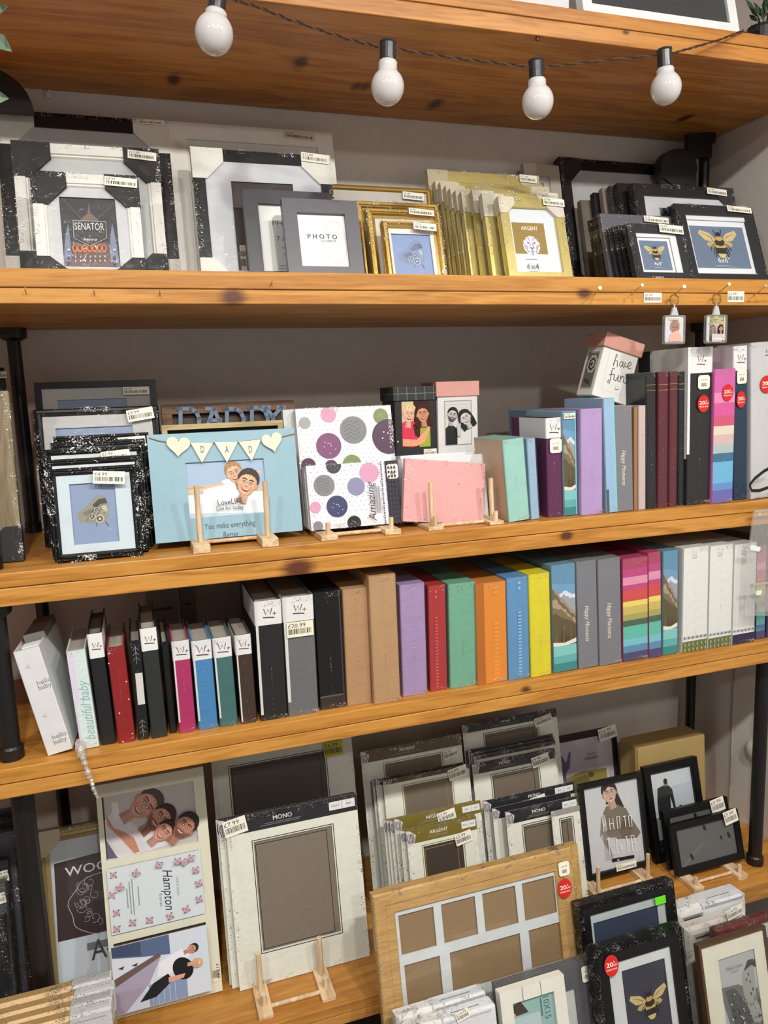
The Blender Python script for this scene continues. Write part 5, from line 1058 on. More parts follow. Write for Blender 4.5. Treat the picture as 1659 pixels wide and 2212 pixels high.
md('left mountain lake album, right of the yellow one',1196,1248,(1190,1222),(1243,1218),(100,140,160),y=1.37,dep=.2,closed=True,art=lambda b,x0,x1,z0,z1,p:scenic(b,x0,x1,z0,z1))
md('left grey Happy Moments album in the album row',1250,1294,(1245,1214),(1288,1211),(118,120,126),y=1.368,dep=.2,closed=True,art=art_hm)
md('right grey Happy Moments album in the album row',1295,1344,(1291,1209),(1340,1206),(118,120,126),y=1.366,dep=.2,closed=True,art=art_hm)
md('wide rainbow striped album right of the grey pair',1346,1401,(1347,1208),(1398,1204),(168,48,88),y=1.366,dep=.2,closed=True,art=lambda b,x0,x1,z0,z1,p:stripes(b,x0,x1,z0,z1,RAINBOW))
md('narrow rainbow striped album beside the mountain one',1402,1430,(1400,1195),(1428,1192),(168,48,88),y=1.364,dep=.2,closed=True,art=lambda b,x0,x1,z0,z1,p:stripes(b,x0,x1,z0,z1,RAINBOW))
md('right mountain lake album, left of the white ones',1431,1464,(1430,1192),(1468,1188),(100,140,160),y=1.368,dep=.2,closed=True,art=lambda b,x0,x1,z0,z1,p:scenic(b,x0,x1,z0,z1))
def art_white(base):
    def f(b,x0,x1,z0,z1,p):
        w,h=x1-x0,z1-z0; b.rect(x0,x1,z0,z1,(224,226,222)); b.rect(x0,x1,z0,z0+h*.10,base); wlogo(b,x0+w*.42,z1-h*.075,.009,(90,84,90))
        for i in range(6): 
            x=x0+w*(i+.5)/6; z=z0+h*.135; s=w*.06; b.ngon([(x-s,z),(x,z-s),(x+s,z),(x,z+s)],(120,124,132)); b.line([(x+s,z-s),(x+w/6-s,z+s)],.0005,(150,152,158)); b.line([(x+s,z+s),(x+w/6-s,z-s)],.0005,(150,152,158))
        if base[1]>90:
            for i in range(6):
                for k in range(2): b.oval(x0+w*(i+.5)/6,z0+h*(.02+.05*k),w*.035,h*.018,(156,160,120),n=8)
    return f
md('left white patterned album with a green foot',1473,1528,(1478,1185),(1531,1180),(222,224,222),y=1.364,dep=.2,closed=True,art=art_white((100,112,66)))
md('middle white patterned album with a green foot',1529,1580,(1532,1180),(1587,1176),(222,224,222),y=1.362,dep=.2,closed=True,art=art_white((104,112,78)))
md('right white patterned album with a dark purple foot, behind the plastic sleeve',1581,1630,(1589,1177),(1634,1173),(222,224,222),y=1.360,dep=.2,closed=True,art=art_white((48,40,70)))
md('rainbow striped album at the very right, behind the clear sleeves',1632,1653,(1636,1180),(1656,1178),(60,60,90),y=1.37,dep=.2,closed=True,art=lambda b,x0,x1,z0,z1,p:stripes(b,x0,x1,z0,z1,RAINBOW))
md('row end album in dark violet past the right photo border',1655,1700,(1658,1178),(1702,1172),(60,50,90),y=1.37,dep=.2,closed=True)
# twisted piece of clear wrap hanging over the edge
pts=[(172,1600,1.372),(176,1622,1.347),(180,1636,1.342),(188,1660,1.342),(197,1684,1.342),(203,1700,1.341),(210,1722,1.340)]; q=[onY(u,v,y) for u,v,y in pts]
E=empty('wrap_tail',Matrix.Translation(q[1]),'twisted tail of clear wrap hanging over the edge below the beautiful baby album','plastic wrap'); b=MB(); rnd=random.Random(5)
QQ=dense(q,6); rr=[(.0075-.0055*i/len(QQ))*(1+rnd.uniform(-.35,.35)) for i in range(len(QQ))]; b.tube([x-q[1]+Vector((rnd.uniform(-.001,.001),-.004,0)) for x in QQ],rr,7); b.build('twist',film((.97,.95,.94),.25,90,.9,.1,.22),E)
# white file boxes standing at the back of the album shelf
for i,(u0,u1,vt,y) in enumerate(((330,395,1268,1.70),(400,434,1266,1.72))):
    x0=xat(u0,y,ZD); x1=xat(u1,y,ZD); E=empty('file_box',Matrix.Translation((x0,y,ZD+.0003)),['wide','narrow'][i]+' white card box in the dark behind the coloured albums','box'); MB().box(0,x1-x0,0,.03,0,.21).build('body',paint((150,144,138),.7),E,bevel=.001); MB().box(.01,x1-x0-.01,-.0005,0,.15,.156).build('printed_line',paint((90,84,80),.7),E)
# ================================================================== lowest shelf
woodm=wood((196,168,112),(150,122,72),'X',2,rough=.35)
def art_wood(b,x0,x1,z0,z1,p):
    P=p.L; b.rect(x0,x1,z0,z1,(206,212,220)); b.ngon([P(115,1871),P(300,1822),P(320,1995),P(124,2041)],(62,46,46))
    for i in (0,.0005): b.text('WOODEN',P(139,1889)[0]+i,P(139,1889)[1],.0185,(220,218,216),align='l',sx=1.22)
    cx,cz=P(218,1955); r=.062; n=18
    b.line([(cx+r*(1+.06*math.sin(7*t*2*math.pi/40))*math.cos(t*2*math.pi/40),cz+r*.98*math.sin(t*2*math.pi/40)) for t in range(41)],.0014,(190,176,190))
    rnd=random.Random(2)
    for i in range(26):
        a=rnd.uniform(0,6.28); q=rnd.uniform(.3,.85)*r; s=rnd.uniform(.1,.24)*r; x,z=cx+q*math.cos(a),cz+q*math.sin(a); b.line([(x+s*(1-t/22)*math.cos(a+t*.42),z+s*(1-t/22)*math.sin(a+t*.42)) for t in range(16)],.0011,(176,160,178))
    b.rect(*p.R((187,2043),(240,2046)),(120,120,124)); b.text('A4',*P(196,2058),.04,(70,70,74),align='l',sx=.8)
p=Pan(1.515,ZE,14,(86,2000),(300,1900),(150,1787),th=.02)
p.w=.27
E=frame('gold edged frame with a dark brown WOOD print behind the white triple frame',p,.026,(150,130,80),art=art_wood,mat=paint((168,146,92),.3,metal=.35,bs=60,bst=.1),prof='step',bg=(206,212,220),film_on=True); protector(E,p.w,p.h,'tl',.05,(190,180,150),.02)
# family triple frame
p=Pan(1.47,ZE,12,(227,1960),(460,1900),(320,1677),th=.016)
E=empty('framed_picture',p.M,'tall cream frame holding three sideways photos, leaning on the lowest shelf','picture frame'); P=p.L; w,h=p.w,p.h
A=[p.R((228,1726),(427,1814)),p.R((237,1872),(438,1962)),p.R((246,2018),(450,2110))]
def rr_(tl,tr,br,bl): 
    a,c,d,e=p.L(*tl),p.L(*tr),p.L(*br),p.L(*bl); return ((a[0]+e[0])/2,(c[0]+d[0])/2,(d[1]+e[1])/2,(a[1]+c[1])/2)
A=[rr_((226,1722),(419,1686),(429,1817),(233,1861)),rr_((234,1878),(430,1834),(442,1965),(241,2023)),rr_((242,2043),(444,1989),(454,2127),(251,2188))]
x0=sum(a[0] for a in A)/3; x1=sum(a[1] for a in A)/3
b=MB(); b.box(0,x0,0,p.th,0,h); b.box(x1,w,0,p.th,0,h); zz=[h]+[v for a in A for v in (a[3],a[2])]+[0]
for i in range(0,8,2): b.box(x0,x1,0,p.th,zz[i+1],zz[i])
b.build('moulding',paint((224,222,202),.4,bs=120,bst=.04),E,label='cream painted moulding'); MB().box(.004,w-.004,.008,p.th+.002,.004,h-.004).build('backing_board',paint((90,66,48),.8),E)
def side(b,f):  # draw with a frame turned a quarter: local (a across the long side seen upright, c up)
    return f
def rot_art(b,x0,x1,z0,z1): return lambda a,c:(x0+(x1-x0)*c*1.0,z1-(z1-z0)*a)
b=MB(); a=A[0]; b.rect(a[0]-.001,a[1]+.001,a[2]-.001,a[3]+.001,(196,184,182)); sk=(206,150,126)
b.ngon([P(226,1775),P(250,1745),P(262,1765),P(300,1790),P(320,1800),P(345,1830),P(300,1845),P(233,1860)],(214,208,212)); b.ngon([P(228,1760),P(245,1790),P(270,1800),P(290,1812),P(302,1842),P(290,1846),P(262,1815),P(232,1786)],(196,134,110)); b.ngon([P(233,1858),P(228,1815),P(250,1850),P(255,1855)],(96,92,120))
b.ngon([P(300,1800),P(340,1790),P(380,1810),P(398,1815),P(320,1840)],(222,216,220)); b.ngon([P(240,1735),P(255,1735),P(258,1770),P(245,1772)],(226,220,220))
k=abs(P(330,1760)[0]-P(310,1760)[0])/20
head(b,*P(312,1742),k*33,sk,(66,42,36),-68,None,True); head(b,*P(345,1770),k*29,(190,132,110),(42,28,26),-62,(120,80,66),True); head(b,*P(353,1797),k*23,(206,150,130),(46,30,28),-58,None,True); head(b,*P(398,1785),k*27,(186,128,104),(40,30,30),-50,(120,84,70),True)
a=A[1]; b.rect(a[0]-.001,a[1]+.001,a[2]-.001,a[3]+.001,(208,216,222)); Wd=a[1]-a[0]; Hd=a[3]-a[2]
b.text('Hampton',a[0]+Wd*.63,a[2]+Hd*.5,.019,(50,54,66),w=Hd*.62,rot=-90,shear=.25); b.text('Hampton',a[0]+Wd*.632,a[2]+Hd*.5,.019,(50,54,66),w=Hd*.62,rot=-90,shear=.25)
b.text('TWIST BY DESIGN',a[0]+Wd*.73,a[2]+Hd*.52,.005,(120,124,134),w=Hd*.3,rot=-90); b.text('frames',a[0]+Wd*.54,a[2]+Hd*.36,.006,(110,114,124),w=Hd*.2,rot=-90)
for i,(c,l) in enumerate(((.30,.3),(.24,.56),(.21,.5),(.18,.3))): b.rect(a[0]+Wd*c,a[0]+Wd*(c+.012),a[2]+Hd*(.5-l/2),a[2]+Hd*(.5+l/2),(146,150,158))
for x,z in ((.06,.9),(.03,.6),(.06,.32),(.05,.08),(.22,.12),(.4,.1),(.62,.09),(.8,.14),(.95,.25),(.96,.5),(.94,.72),(.82,.88),(.55,.93),(.3,.88),(.9,.93),(.12,.72),(.75,.93)):
    cx,cz=a[0]+Wd*x,a[2]+Hd*z
    for q in range(4): b.ngon([(cx,cz),(cx+.010*math.cos(q*1.6+x*9),cz+.010*math.sin(q*1.6+x*9)),(cx+.007*math.cos(q*1.6+x*9+.5),cz+.007*math.sin(q*1.6+x*9+.5))],(110,118,120))
    for q in range(5): b.oval(cx+.0032*math.cos(q*1.26),cz+.0032*math.sin(q*1.26),.0028,None,(206,160,174),n=8)
    b.oval(cx,cz,.0022,None,(176,120,140),n=8)
a=A[2]; Z=lambda t:a[2]+(a[3]-a[2])*t; X=lambda t:a[0]+(a[1]-a[0])*t
b.rect(a[0]-.001,a[1]+.001,a[2]-.001,a[3]+.001,(206,214,226)); b.ngon([(X(0),Z(1)),(X(.6),Z(1)),(X(.6),Z(.7)),(X(.0),Z(.82))],(86,104,140)); b.ngon([(X(0),Z(1)),(X(.3),Z(1)),(X(.3),Z(.78)),(X(0),Z(.86))],(66,76,104)); b.ngon([(X(0),Z(.84)),(X(.45),Z(.72)),(X(.5),Z(.6)),(X(0),Z(.52))],(214,216,226))
for i in range(3): b.ngon([(X(.05+.14*i),Z(.67)),(X(.12+.14*i),Z(.69)),(X(.10+.14*i),Z(.64))],(56,58,76))
b.ngon([(X(0),Z(.52)),(X(.48),Z(.76)),(X(.5),Z(.70)),(X(.02),Z(.40))],(106,88,84)); b.ngon([(X(.02),Z(.41)),(X(.5),Z(.70)),(X(.36),Z(.34)),(X(.1),Z(.0)),(X(0),Z(0))],(166,156,178)); b.rect(X(.35),X(.75),Z(0),Z(.32),(130,148,180)); 
for i in range(5): b.rect(X(.38+.06*i),X(.384+.06*i),Z(0),Z(.28),(210,214,224))
b.ngon([(X(.48),Z(.62)),(X(.72),Z(.74)),(X(.8),Z(.62)),(X(.74),Z(.48)),(X(.58),Z(.40)),(X(.44),Z(.40))],(228,230,238)); b.ngon([(X(.25),Z(.10)),(X(.4),Z(.33)),(X(.56),Z(.42)),(X(.6),Z(.3)),(X(.42),Z(.12))],(26,26,32)); b.oval(X(.72),Z(.44),.019,.024,(22,22,28),30); b.ngon([(X(.56),Z(.36)),(X(.74),Z(.36)),(X(.72),Z(.3)),(X(.56),Z(.28))],(214,160,140))
head(b,X(.83),Z(.70),k*11,(206,150,124),(40,32,30),-75,None,False); head(b,X(.86),Z(.48),k*11,(222,176,150),(206,176,130),-95,None,True)
o=b.build('photo_prints',printed(.35),E); o.location.y=.006
for a in A: MB().rect(a[0],a[1],a[2],a[3],(255,255,255),y=.003).build('glass',GLASS(),E)
x0,x1,z0,z1=rr_((457,2076),(474,2072),(478,2118),(460,2122)); x1=min(x1,w-.003); x0=x1-.016; o=sticker(E,x0,x1,z0,z1,'',rot=0,bg=(222,218,196)); b=MB(); b.text('£17.99',(x0+x1)/2+.005,(z0+z1)/2,.006,(60,56,50),w=.03,rot=-90); b.build('price_text',printed(.5),E).location.y=-.0016
# white mounts in packs
MT=(228,230,218)
def mount(label,p,hd=None,hcol=(36,36,40),txt=None,ap=None,line=(30,30,32),inner=(126,116,102),zebra=True,tx=.5,pl=None,rot=0,film_on=True,th=.006,group='mount packs',small=None,hsz=None,see=False):
    w,h=p.w,p.h; E=empty('picture_mount',p.M,label,'picture mount',group); x0,x1,z0,z1=ap
    b=MB(); 
    for q in ((0,w,z1,h),(0,w,0,z0),(0,x0,z0,z1),(x1,w,z0,z1)): b.box(q[0],q[1],0,th*.4,q[2],q[3],MT)
    b.build('mount_board',paint(MT,.75,bs=150,bst=.04),E)
    MB().box(.001,w-.001,th*.45,th,.001,h-.001).build('backing_board',paint(inner,.7),E)
    b=MB(); m=.004
    for d in (0,.012):
        X0,X1,Z0,Z1=x0-m+d*.3,x1+m-d,z0-m+d*.3,z1+m-d*.6
        if d==0: b.ring(X0,X1,Z0,Z1,[(0,-.0003),(.0016,-.0003),(.0016,.0),(0,.0)],line)
        else: b.ring(x0+.003,x1-.012,z0+.003,z1-.007,[(0,th*.43),(.0014,th*.43),(.0014,th*.44),(0,th*.44)],line)
    b.build('inked_line',paint(line,.5),E)
    if hd:
        b=MB(); b.y=-.0006; z2=h-hd; b.rect(0,w,z2,h+.001,hcol)
        if txt: b.text(txt,w*tx,h-hd*.42,hsz or hd*.27,(226,226,222)); b.text(txt,w*tx+.0003,h-hd*.42,hsz or hd*.27,(226,226,222)); b.rect(w*(tx-.14),w*(tx+.14),h-hd*.70,h-hd*.675,(150,150,150)); b.rect(w*(tx-.17),w*(tx+.13),h-hd*.80,h-hd*.775,(150,150,150))
        if zebra:
            b.ngon([(0,z2-hd*.25),(hd*.55,z2),(hd*.75,h-hd*.4),(hd*.3,h-hd*.05),(0,h)],(206,202,204))
            for i in range(5): b.line([(hd*.1+hd*.1*i,h-hd*.25),(hd*.05+hd*.13*i,h-hd*.6),(hd*.15+hd*.08*i,z2+hd*.05)],hd*.05,(60,52,56))
        if small: b.rect(w*.78,w*.985,h-hd*.72,h-hd*.2,(222,224,226)); b.text(small[0],w*.83,h-hd*.45,hd*.16,(90,92,96)); b.text(small[1],w*.935,h-hd*.45,hd*.16,(90,92,96)); b.rect(w*.881,w*.884,h-hd*.7,h-hd*.22,(90,90,90))
        b.build('header_card',printed(.35),E,label='printed header card')
    if film_on: wrapper(E,w,h,th,m=.0012)
    if pl: pst(E,p,pl[0],pl[1],pl[2],rot=rot,y=-.0035)
    return E
p=Pan(1.60,ZE,9,(463,1730),(768,1700),(600,1606),th=.012)
X=(p.L(500,1700)[0],p.L(706,1680)[0]); 
E=mount('very large wrapped white mount with a dark window and yellow label, at the back',p,ap=(X[0],X[1],.08,p.L(600,1640)[1]),inner=(88,82,74),zebra=False); x0,x1,z0,z1=p.R((697,1604),(740,1628)); sticker(E,x0,x1,z0,z1,'£6.99',bg=(196,186,40),y=-.004)
for i,y in enumerate((1.482,1.470)):
    p=Pan(y,ZE,10,(481+i*5,1950),(772+i*4,1800),(620,1740+i*3),th=.006); mount(['rear','next'][i]+' large black headed mount behind the front one on the pale easel',p,hd=.038,ap=(.06,p.w-.06,.07,p.h-.06),group='large mounts on the pale easel',film_on=(i==1))
p=Pan(1.458,ZE,10,(500,1930),(785,1900),(640,1741),th=.006)
xa=rr_((549,1817),(717,1785),(737,2015),(567,2054))
E=mount('front large white mount with a double ruled window, on a pale easel',p,hd=.0345,txt='MONO',ap=(xa[0],xa[1],xa[2],xa[3]),group='large mounts on the pale easel',zebra=False,tx=.42,pl=((481,1772),(534,1797),'£7.99'),rot=9,small=('12x10','8x6'))
easel('pale easel with two uprights holding the large black headed mounts',xat(576,1.366,ZE),xat(712,1.366,ZE),1.366,ZE,up=.085,peg=.024,blk=.088,bw=.030,bh=.008,yup=.070,ypeg=.030,lean=2,group=G_E,dr=.0056)
AG=(118,104,40)
def mp(label,y,l,r,t,hd,hcol,txt,pl,small=('8x6','6x4'),inner=(116,104,88),line=(30,30,32),group='',lean=11,apx=.22,film_on=True,tx=.45,aptop=None):
    p=Pan(y,ZE,lean,l,r,t,th=.006); w,h=p.w,p.h; return mount(label,p,hd=hd,hcol=hcol,txt=txt,ap=(w*apx,w*(1-apx),h*.14,(h-hd-.012) if aptop is None else aptop),pl=pl,rot=9,small=small,inner=inner,line=line,group=group,film_on=film_on,tx=tx)
GA='gold headed mount packs'; GM='black headed mount packs'; LO=(150,128,60)
mp('largest gold headed mount, at the back left of the mount packs',1.60,(790,1750),(1004,1680),(880,1606),.028,(92,76,50),'ARGENT',((955,1620),(988,1634),'£6.99'),line=LO,group=GA,small=None)
for i,y in enumerate((1.575,1.562)): mp('%s mount with a gold line hidden in the second row'%['rear','nearer'][i],y,(813+i*7,1780),(1010,1750),(900,1667),.014,(60,56,50),None,None,line=LO,group=GA,small=None,film_on=(i==1))
mp('gold lined mount without a visible title, in the second row',1.548,(836,1780),(1022,1750),(915,1670),.010,(84,74,56),None,((966,1660),(1009,1676),'£4.99'),line=LO,group=GA,small=None)
for i,y in enumerate((1.520,1.508,1.497)): mp('%s of three olive headed mounts stacked behind the nearer two'%['back','middle','front'][i],y,(834+i*7,1840),(1030,1800),(930,1750+i*2),.030,AG,None,None,line=LO,group=GA,small=None,film_on=(i==2))
mp('white mount with an olive header and price label over its title',1.485,(857,1840),(1044,1800),(950,1748),.028,AG,'ARGENT',((943,1754),(984,1768),'£3.99'),line=LO,group=GA)
for i,y in enumerate((1.462,)): mp('white mount edge directly behind the front olive one',y,(870,1860),(1034,1850),(940,1778),.026,AG,None,None,line=LO,group=GA,small=None)
mp('front white mount with an olive header and brown window',1.445,(883,1860),(1036,1850),(950,1780),.030,AG,'ARGENT',((981,1800),(1019,1817),'£2.99'),line=LO,group=GA,inner=(64,52,42))
mp('largest black headed mount, touching the album shelf above at the back',1.63,(1003,1620),(1208,1600),(1095,1549),.022,(34,32,34),'MONO',((1152,1549),(1192,1561),'£6.99'),group=GM,small=None)
for i,y in enumerate((1.602,1.592,1.582)): mp('%s of three wrapped black headed mounts packed in the second row'%['back','middle','front'][i],y,(1015+i*5,1660),(1200+i*2,1650),(1100,1603+i*8),.010,(60,58,60),None,None,group=GM,small=None,film_on=(i>0))
mp('black headed mount with a black lined window in the second row',1.566,(1024,1700),(1204,1680),(1105,1634),.026,(48,44,48),'MONO',((1146,1634),(1186,1649),'£4.99'),group=GM,small=None,tx=.38)
mp('white mount with a wide black header, third row',1.515,(1048,1780),(1246,1760),(1140,1710),.028,(38,40,44),'MONO',((1143,1722),(1178,1732),'£3.99'),group=GM,tx=.55)
mp('black headed mount edge between the third and front rows',1.492,(1068,1800),(1240,1790),(1140,1730),.026,(38,40,44),None,None,group=GM,small=None,film_on=False)
mp('front white mount with a black header tilted behind the oak frame',1.462,(1096,1800),(1252,1780),(1165,1738),.030,(38,38,42),'MONO',((1199,1762),(1233,1776),'£2.99'),group=GM)
mp('last narrow white mount at the right of the packs',1.446,(1200,1850),(1262,1850),(1230,1745),.0001+.012,(150,148,144),None,None,group=GM,small=None,film_on=True,apx=.3)
# framed photo prints at the right
def art_hills(b,x0,x1,z0,z1,p):
    P=p.L; b.rect(x0,x1,z0,z1,(212,202,204)); b.rect(*p.R((1170,1612),(1310,1810)),(196,186,194)); b.ngon([P(1180,1720),P(1225,1685),P(1260,1668),P(1313,1660),P(1330,1800),P(1190,1820)],(150,134,78)); b.ngon([P(1230,1690),P(1270,1675),P(1280,1690),P(1240,1720)],(110,104,60)); b.oval(*P(1280,1675),.010,.008,(110,76,54))
    b.ngon([P(1197,1650),P(1200,1636),P(1216,1634),P(1226,1650),P(1232,1626),P(1236,1626),P(1234,1660),P(1226,1672),P(1228,1720),P(1198,1720)],(112,98,128)); b.oval(*P(1206,1628),.0085,.0085,(150,110,100)); b.oval(*P(1204,1624),.009,.006,(60,46,46)); b.text('Memories',*P(1280,1629),.007,(96,92,100),w=.026); b.rect(*p.R((1266,1638),(1294,1639)),(150,146,150))
p=Pan(1.662,ZE,9,(1165,1700),(1336,1640),(1255,1586),th=.02)
E=frame('dark brown framed landscape print with a purple dressed woman behind the mounts',p,.013,(44,30,28),art=art_hills,bg=(200,190,190)); pst(E,p,(1290,1573),(1331,1592),'£12.99',rot=7,y=-.004)
tan=(146,120,70)
p=Pan(1.575,ZE,4,(1380,1700),(1524,1680),(1445,1603),th=.09); x0=p.A.x
E=empty('card_box',p.M,'deep tan card box standing behind the man print','box'); MB().box(0,p.w,0,.08,0,p.h).build('body',paint((176,150,96),.7,bs=90,bst=.06),E,bevel=.0015); MB().box(-.006,p.w+.001,.004,.012,.004,p.h+.001).build('rear_flap',paint((150,124,76),.7),E)
def art_man(b,x0,x1,z0,z1,p):
    P=p.L; b.rect(x0,x1,z0,z1,(186,192,200)); b.ngon([P(1397,1677),P(1490,1657),P(1495,1690),P(1402,1710)],(200,206,212)); b.ngon([(x0,z0),(x1,z0),(x1,z0+.02),(x0,z0+.022)],(40,48,64))
    b.ngon([P(1424,1705),P(1437,1698),P(1448,1698),P(1456,1706),P(1464,1745),P(1460,1748),P(1452,1722),P(1455,1770),P(1428,1772),P(1424,1735)],(34,36,38)); b.ngon([P(1438,1692),P(1446,1691),P(1447,1699),P(1437,1700)],(150,120,106)); b.oval(*P(1441,1689),.0062,.0075,(26,24,26)); b.line([P(1452,1722),P(1450,1706)],.001,(20,20,22)); b.oval(*P(1474,1742),.004,.003,(60,60,66))
p=Pan(1.50,ZE,14,(1404,1760),(1513,1690),(1440,1648),th=.016)
X=rr_((1397,1677),(1490,1657),(1508,1737),(1420,1765))
E=frame('black frame with a man in a dark suit seen from behind',p,.018,(16,16,18),(24,24,28),ap=(X[0],X[1],.03,X[3]),art=art_man,bg=(186,192,200))
def art_ph13(b,x0,x1,z0,z1,p):
    P=p.L; b.rect(x0,x1,z0,z1,(206,206,210)); k=abs(P(1330,1780)[0]-P(1310,1780)[0])/20
    b.ngon([P(1318,1700),P(1330,1696),P(1338,1715),P(1352,1745),P(1345,1748),P(1325,1738),P(1312,1740)],(44,32,34)); b.ngon([P(1313,1744),P(1332,1738),P(1356,1748),P(1366,1766),P(1388,1800),P(1380,1812),P(1340,1815),P(1305,1808),P(1302,1795),P(1312,1780),P(1306,1760)],(124,112,98))
    b.ngon([P(1302,1766),P(1310,1762),P(1316,1795),P(1300,1810),P(1330,1860),P(1312,1862)],(186,180,176)); b.ngon([P(1316,1728),P(1330,1726),P(1336,1745),P(1320,1750)],(206,170,150)); b.ngon([P(1350,1765),P(1360,1762),P(1372,1800),P(1350,1812),P(1342,1800)],(110,92,84))
    head(b,*P(1320,1716),k*18,(216,180,162),(44,32,34),8,None,False); b.ngon([P(1306,1703),P(1318,1694),P(1332,1697),P(1337,1712),P(1328,1702),P(1316,1700),P(1308,1712)],(44,32,34))
    W=(246,246,244); sc=lambda u,v:P(1180+u/3.463,1520+v/3.463)
    S=lambda l:b.line([sc(*q) for q in l],.0022,W)
    S([(440,965),(430,875),(450,872),(455,905),(436,918)]); S([(478,862),(488,950)]); S([(505,858),(515,945)]); S([(482,905),(510,900)]); S([(535,850),(555,848),(562,932),(542,938),(535,850)]); S([(580,850),(608,843)]); S([(594,846),(604,930)]); S([(622,842),(642,838),(650,920),(632,925),(622,842)])
    S([(455,1025),(472,1015),(485,1140)]); S([(502,1012),(530,1008),(532,1060),(516,1066),(534,1070),(540,1125),(515,1130)]); S([(562,1060),(580,1100)]); S([(578,1058),(564,1102)]); S([(596,1000),(608,994),(622,1118)]); S([(640,992),(662,988),(670,1040),(648,1048),(640,992)]); S([(650,1048),(672,1042),(680,1105),(656,1112),(650,1048)])
    q=[sc(500,1165),sc(665,1135),sc(668,1158),sc(503,1190)]; b.ngon(q,(24,24,28)); b.rect(*p.R((1335,1858),(1340,1859.5)),(200,200,200))
for i,y in enumerate((1.520,1.505)):
    q=Pan(y,ZE+.0138,11,(1268+3*i,1800),(1394+3*i,1780),(1315,1691),th=.012); frame(['rear','second'][i]+' black frame stacked behind the 13x18 woman frame',q,.012,(22,22,24),(180,180,180),group='13x18 frames on an easel',glass=False)
p=Pan(1.488,ZE+.0138,11,(1262,1800),(1397,1780),(1315,1684),th=.014)
X=rr_((1262,1703),(1375,1686),(1404,1872),(1295,1888)); 
E=frame('black 13x18 frame with a dark haired woman print on a pale easel',p,.0115,(24,24,26),art=art_ph13,group='13x18 frames on an easel',bg=(206,206,210)); x0,x1,z0,z1=rr_((1330,1867),(1373,1859),(1375,1873),(1332,1881)); sticker(E,x0,x1,z0,z1,'£8.99',rot=0)
ez('pale easel holding the 13x18 woman frame',1304,1412,1.425,ZE,.066,peg=0,yup=.022,blk=.10,bw=.030,bh=.013,lean=2)
def art_back(b,x0,x1,z0,z1,p):
    P=p.L; b.rect(x0,x1,z0,z1,(92,92,92))
def backart(b,x0,x1,z0,z1,p):
    b.rect(x0,x1,z0,z1,(96,96,96)); w,h=x1-x0,z1-z0; b.ngon([(x0+w*.02,z0+h*.0),(x0+w*.1,z0+h*.0),(x0+w*.48,z0+h*.5),(x0+w*.44,z0+h*.52)],(108,108,108))
    for a,c,r in((.5,.88,.05),(.22,.2,.05),(.9,.52,.05),(.76,.5,.035)): b.oval(x0+w*a,z0+h*c,w*r*.5,w*r,(26,26,26),20,12)
p=Pan(1.455,ZE+.011,13,(1444,1850),(1576,1760),(1500,1738),th=.012); E=frame('rear black frame of the pair standing on the right easel',p,.018,(18,18,20),art=backart,group='black frames on the right easel',bg=(92,92,92),rec=.003); pst(E,p,(1532,1727),(1565,1749),'£5.99',rot=8,y=-.003)
p=Pan(1.425,ZE+.011,15,(1457,1850),(1603,1810),(1525,1764),th=.012); X=rr_((1466,1800),(1580,1771),(1599,1861),(1486,1897)); E=frame('front black frame of the pair, showing its grey backing board',p,.0165,(18,18,20),art=backart,group='black frames on the right easel',bg=(96,96,96),rec=.003); pst(E,p,(1560,1753),(1593,1774),'£5.99',rot=8,y=-.003)
ez('low pale easel with two short pegs under the pair of black frames',1511,1606,1.375,ZE,0,peg=.020,ypeg=.014,blk=.09,bw=.030,bh=.011)
# dark wrapped frames left of the front post
for i,(y,u,v,c,t,rr) in enumerate(((1.60,42,1754,(60,58,62),'',0),(1.56,42,1778,(36,34,38),'£14.99',6),(1.53,36,1800,(70,70,76),'',0),(1.49,24,1860,(40,38,42),'£9.99',6),(1.45,18,1908,(84,88,92),'£9.99',6),(1.41,16,1980,(34,36,40),'',0))):
    p=Pan(y,ZE,8,(-130,v+60),(u,v+80),(0,v),th=.02); E=frame(['rearmost dark wrapped frame','black frame with a price label, second from the rear','grey wrapped frame in the middle','dark frame with a white label showing','grey silver wrapped frame with a white label','front dark wrapped frame'][i]+' of the left border stack',p,.03,c,(90,90,92),film_on=True,group='dark wrapped frames at the left border')
    if t: pst(E,p,(u-40 if i==1 else u-30,v+22 if i!=1 else v+20),(u-2 if i==1 else u-4,v+40),t,rot=rr,y=-.004)
# ================================================================== frames standing on the floor in front of the lowest shelf
oakm=wood((206,170,112),(176,138,82),'X',1.6,rough=.45,rings=10)
for i,(dy,du) in enumerate(((.052,14),(.028,7))):
    p=Pan(1.205+dy,0,11,(815+du*.6,2050),(1250+du,1990),(1040+du,1871 if i==0 else 1875),th=.02); frame(['rear','middle'][i]+' one of the three oak multi window frames on the floor',p,.03,(200,166,110),mat=oakm,group='oak multi window frames',bg=(150,120,84),glass=False)
p=Pan(1.205,0,11,(815,2050),(1250,1990),(1012,1885),th=.022); w,h=p.w,p.h
E=empty('framed_picture',p.M,'front oak frame with seven empty windows and a red discount sticker, on the floor','picture frame','oak multi window frames')
C=lambda u,v:(780+u/3.318,1820+v/3.318)
wins=[((272,540),(522,478),(555,755),(300,825)),((578,462),(818,395),(855,665),(610,735)),((873,378),(1108,312),(1143,582),(905,655)),((1158,298),(1385,240),(1420,505),(1190,575)),((315,890),(567,825),(603,1110),(345,1190)),((640,815),(1140,672),(1183,945),(675,1090)),((1205,630),(1430,570),(1472,838),(1240,910))]
P=p.L
R4=[rr_(*[C(*q) for q in a]) for a in wins]
mo=rr_(C(237,525),C(1385,225),C(1490,840),C(322,1215)); bwL=mo[0]; bwR=w-mo[1]; bwT=h-mo[3]; bw=(bwL+bwR+bwT)/3
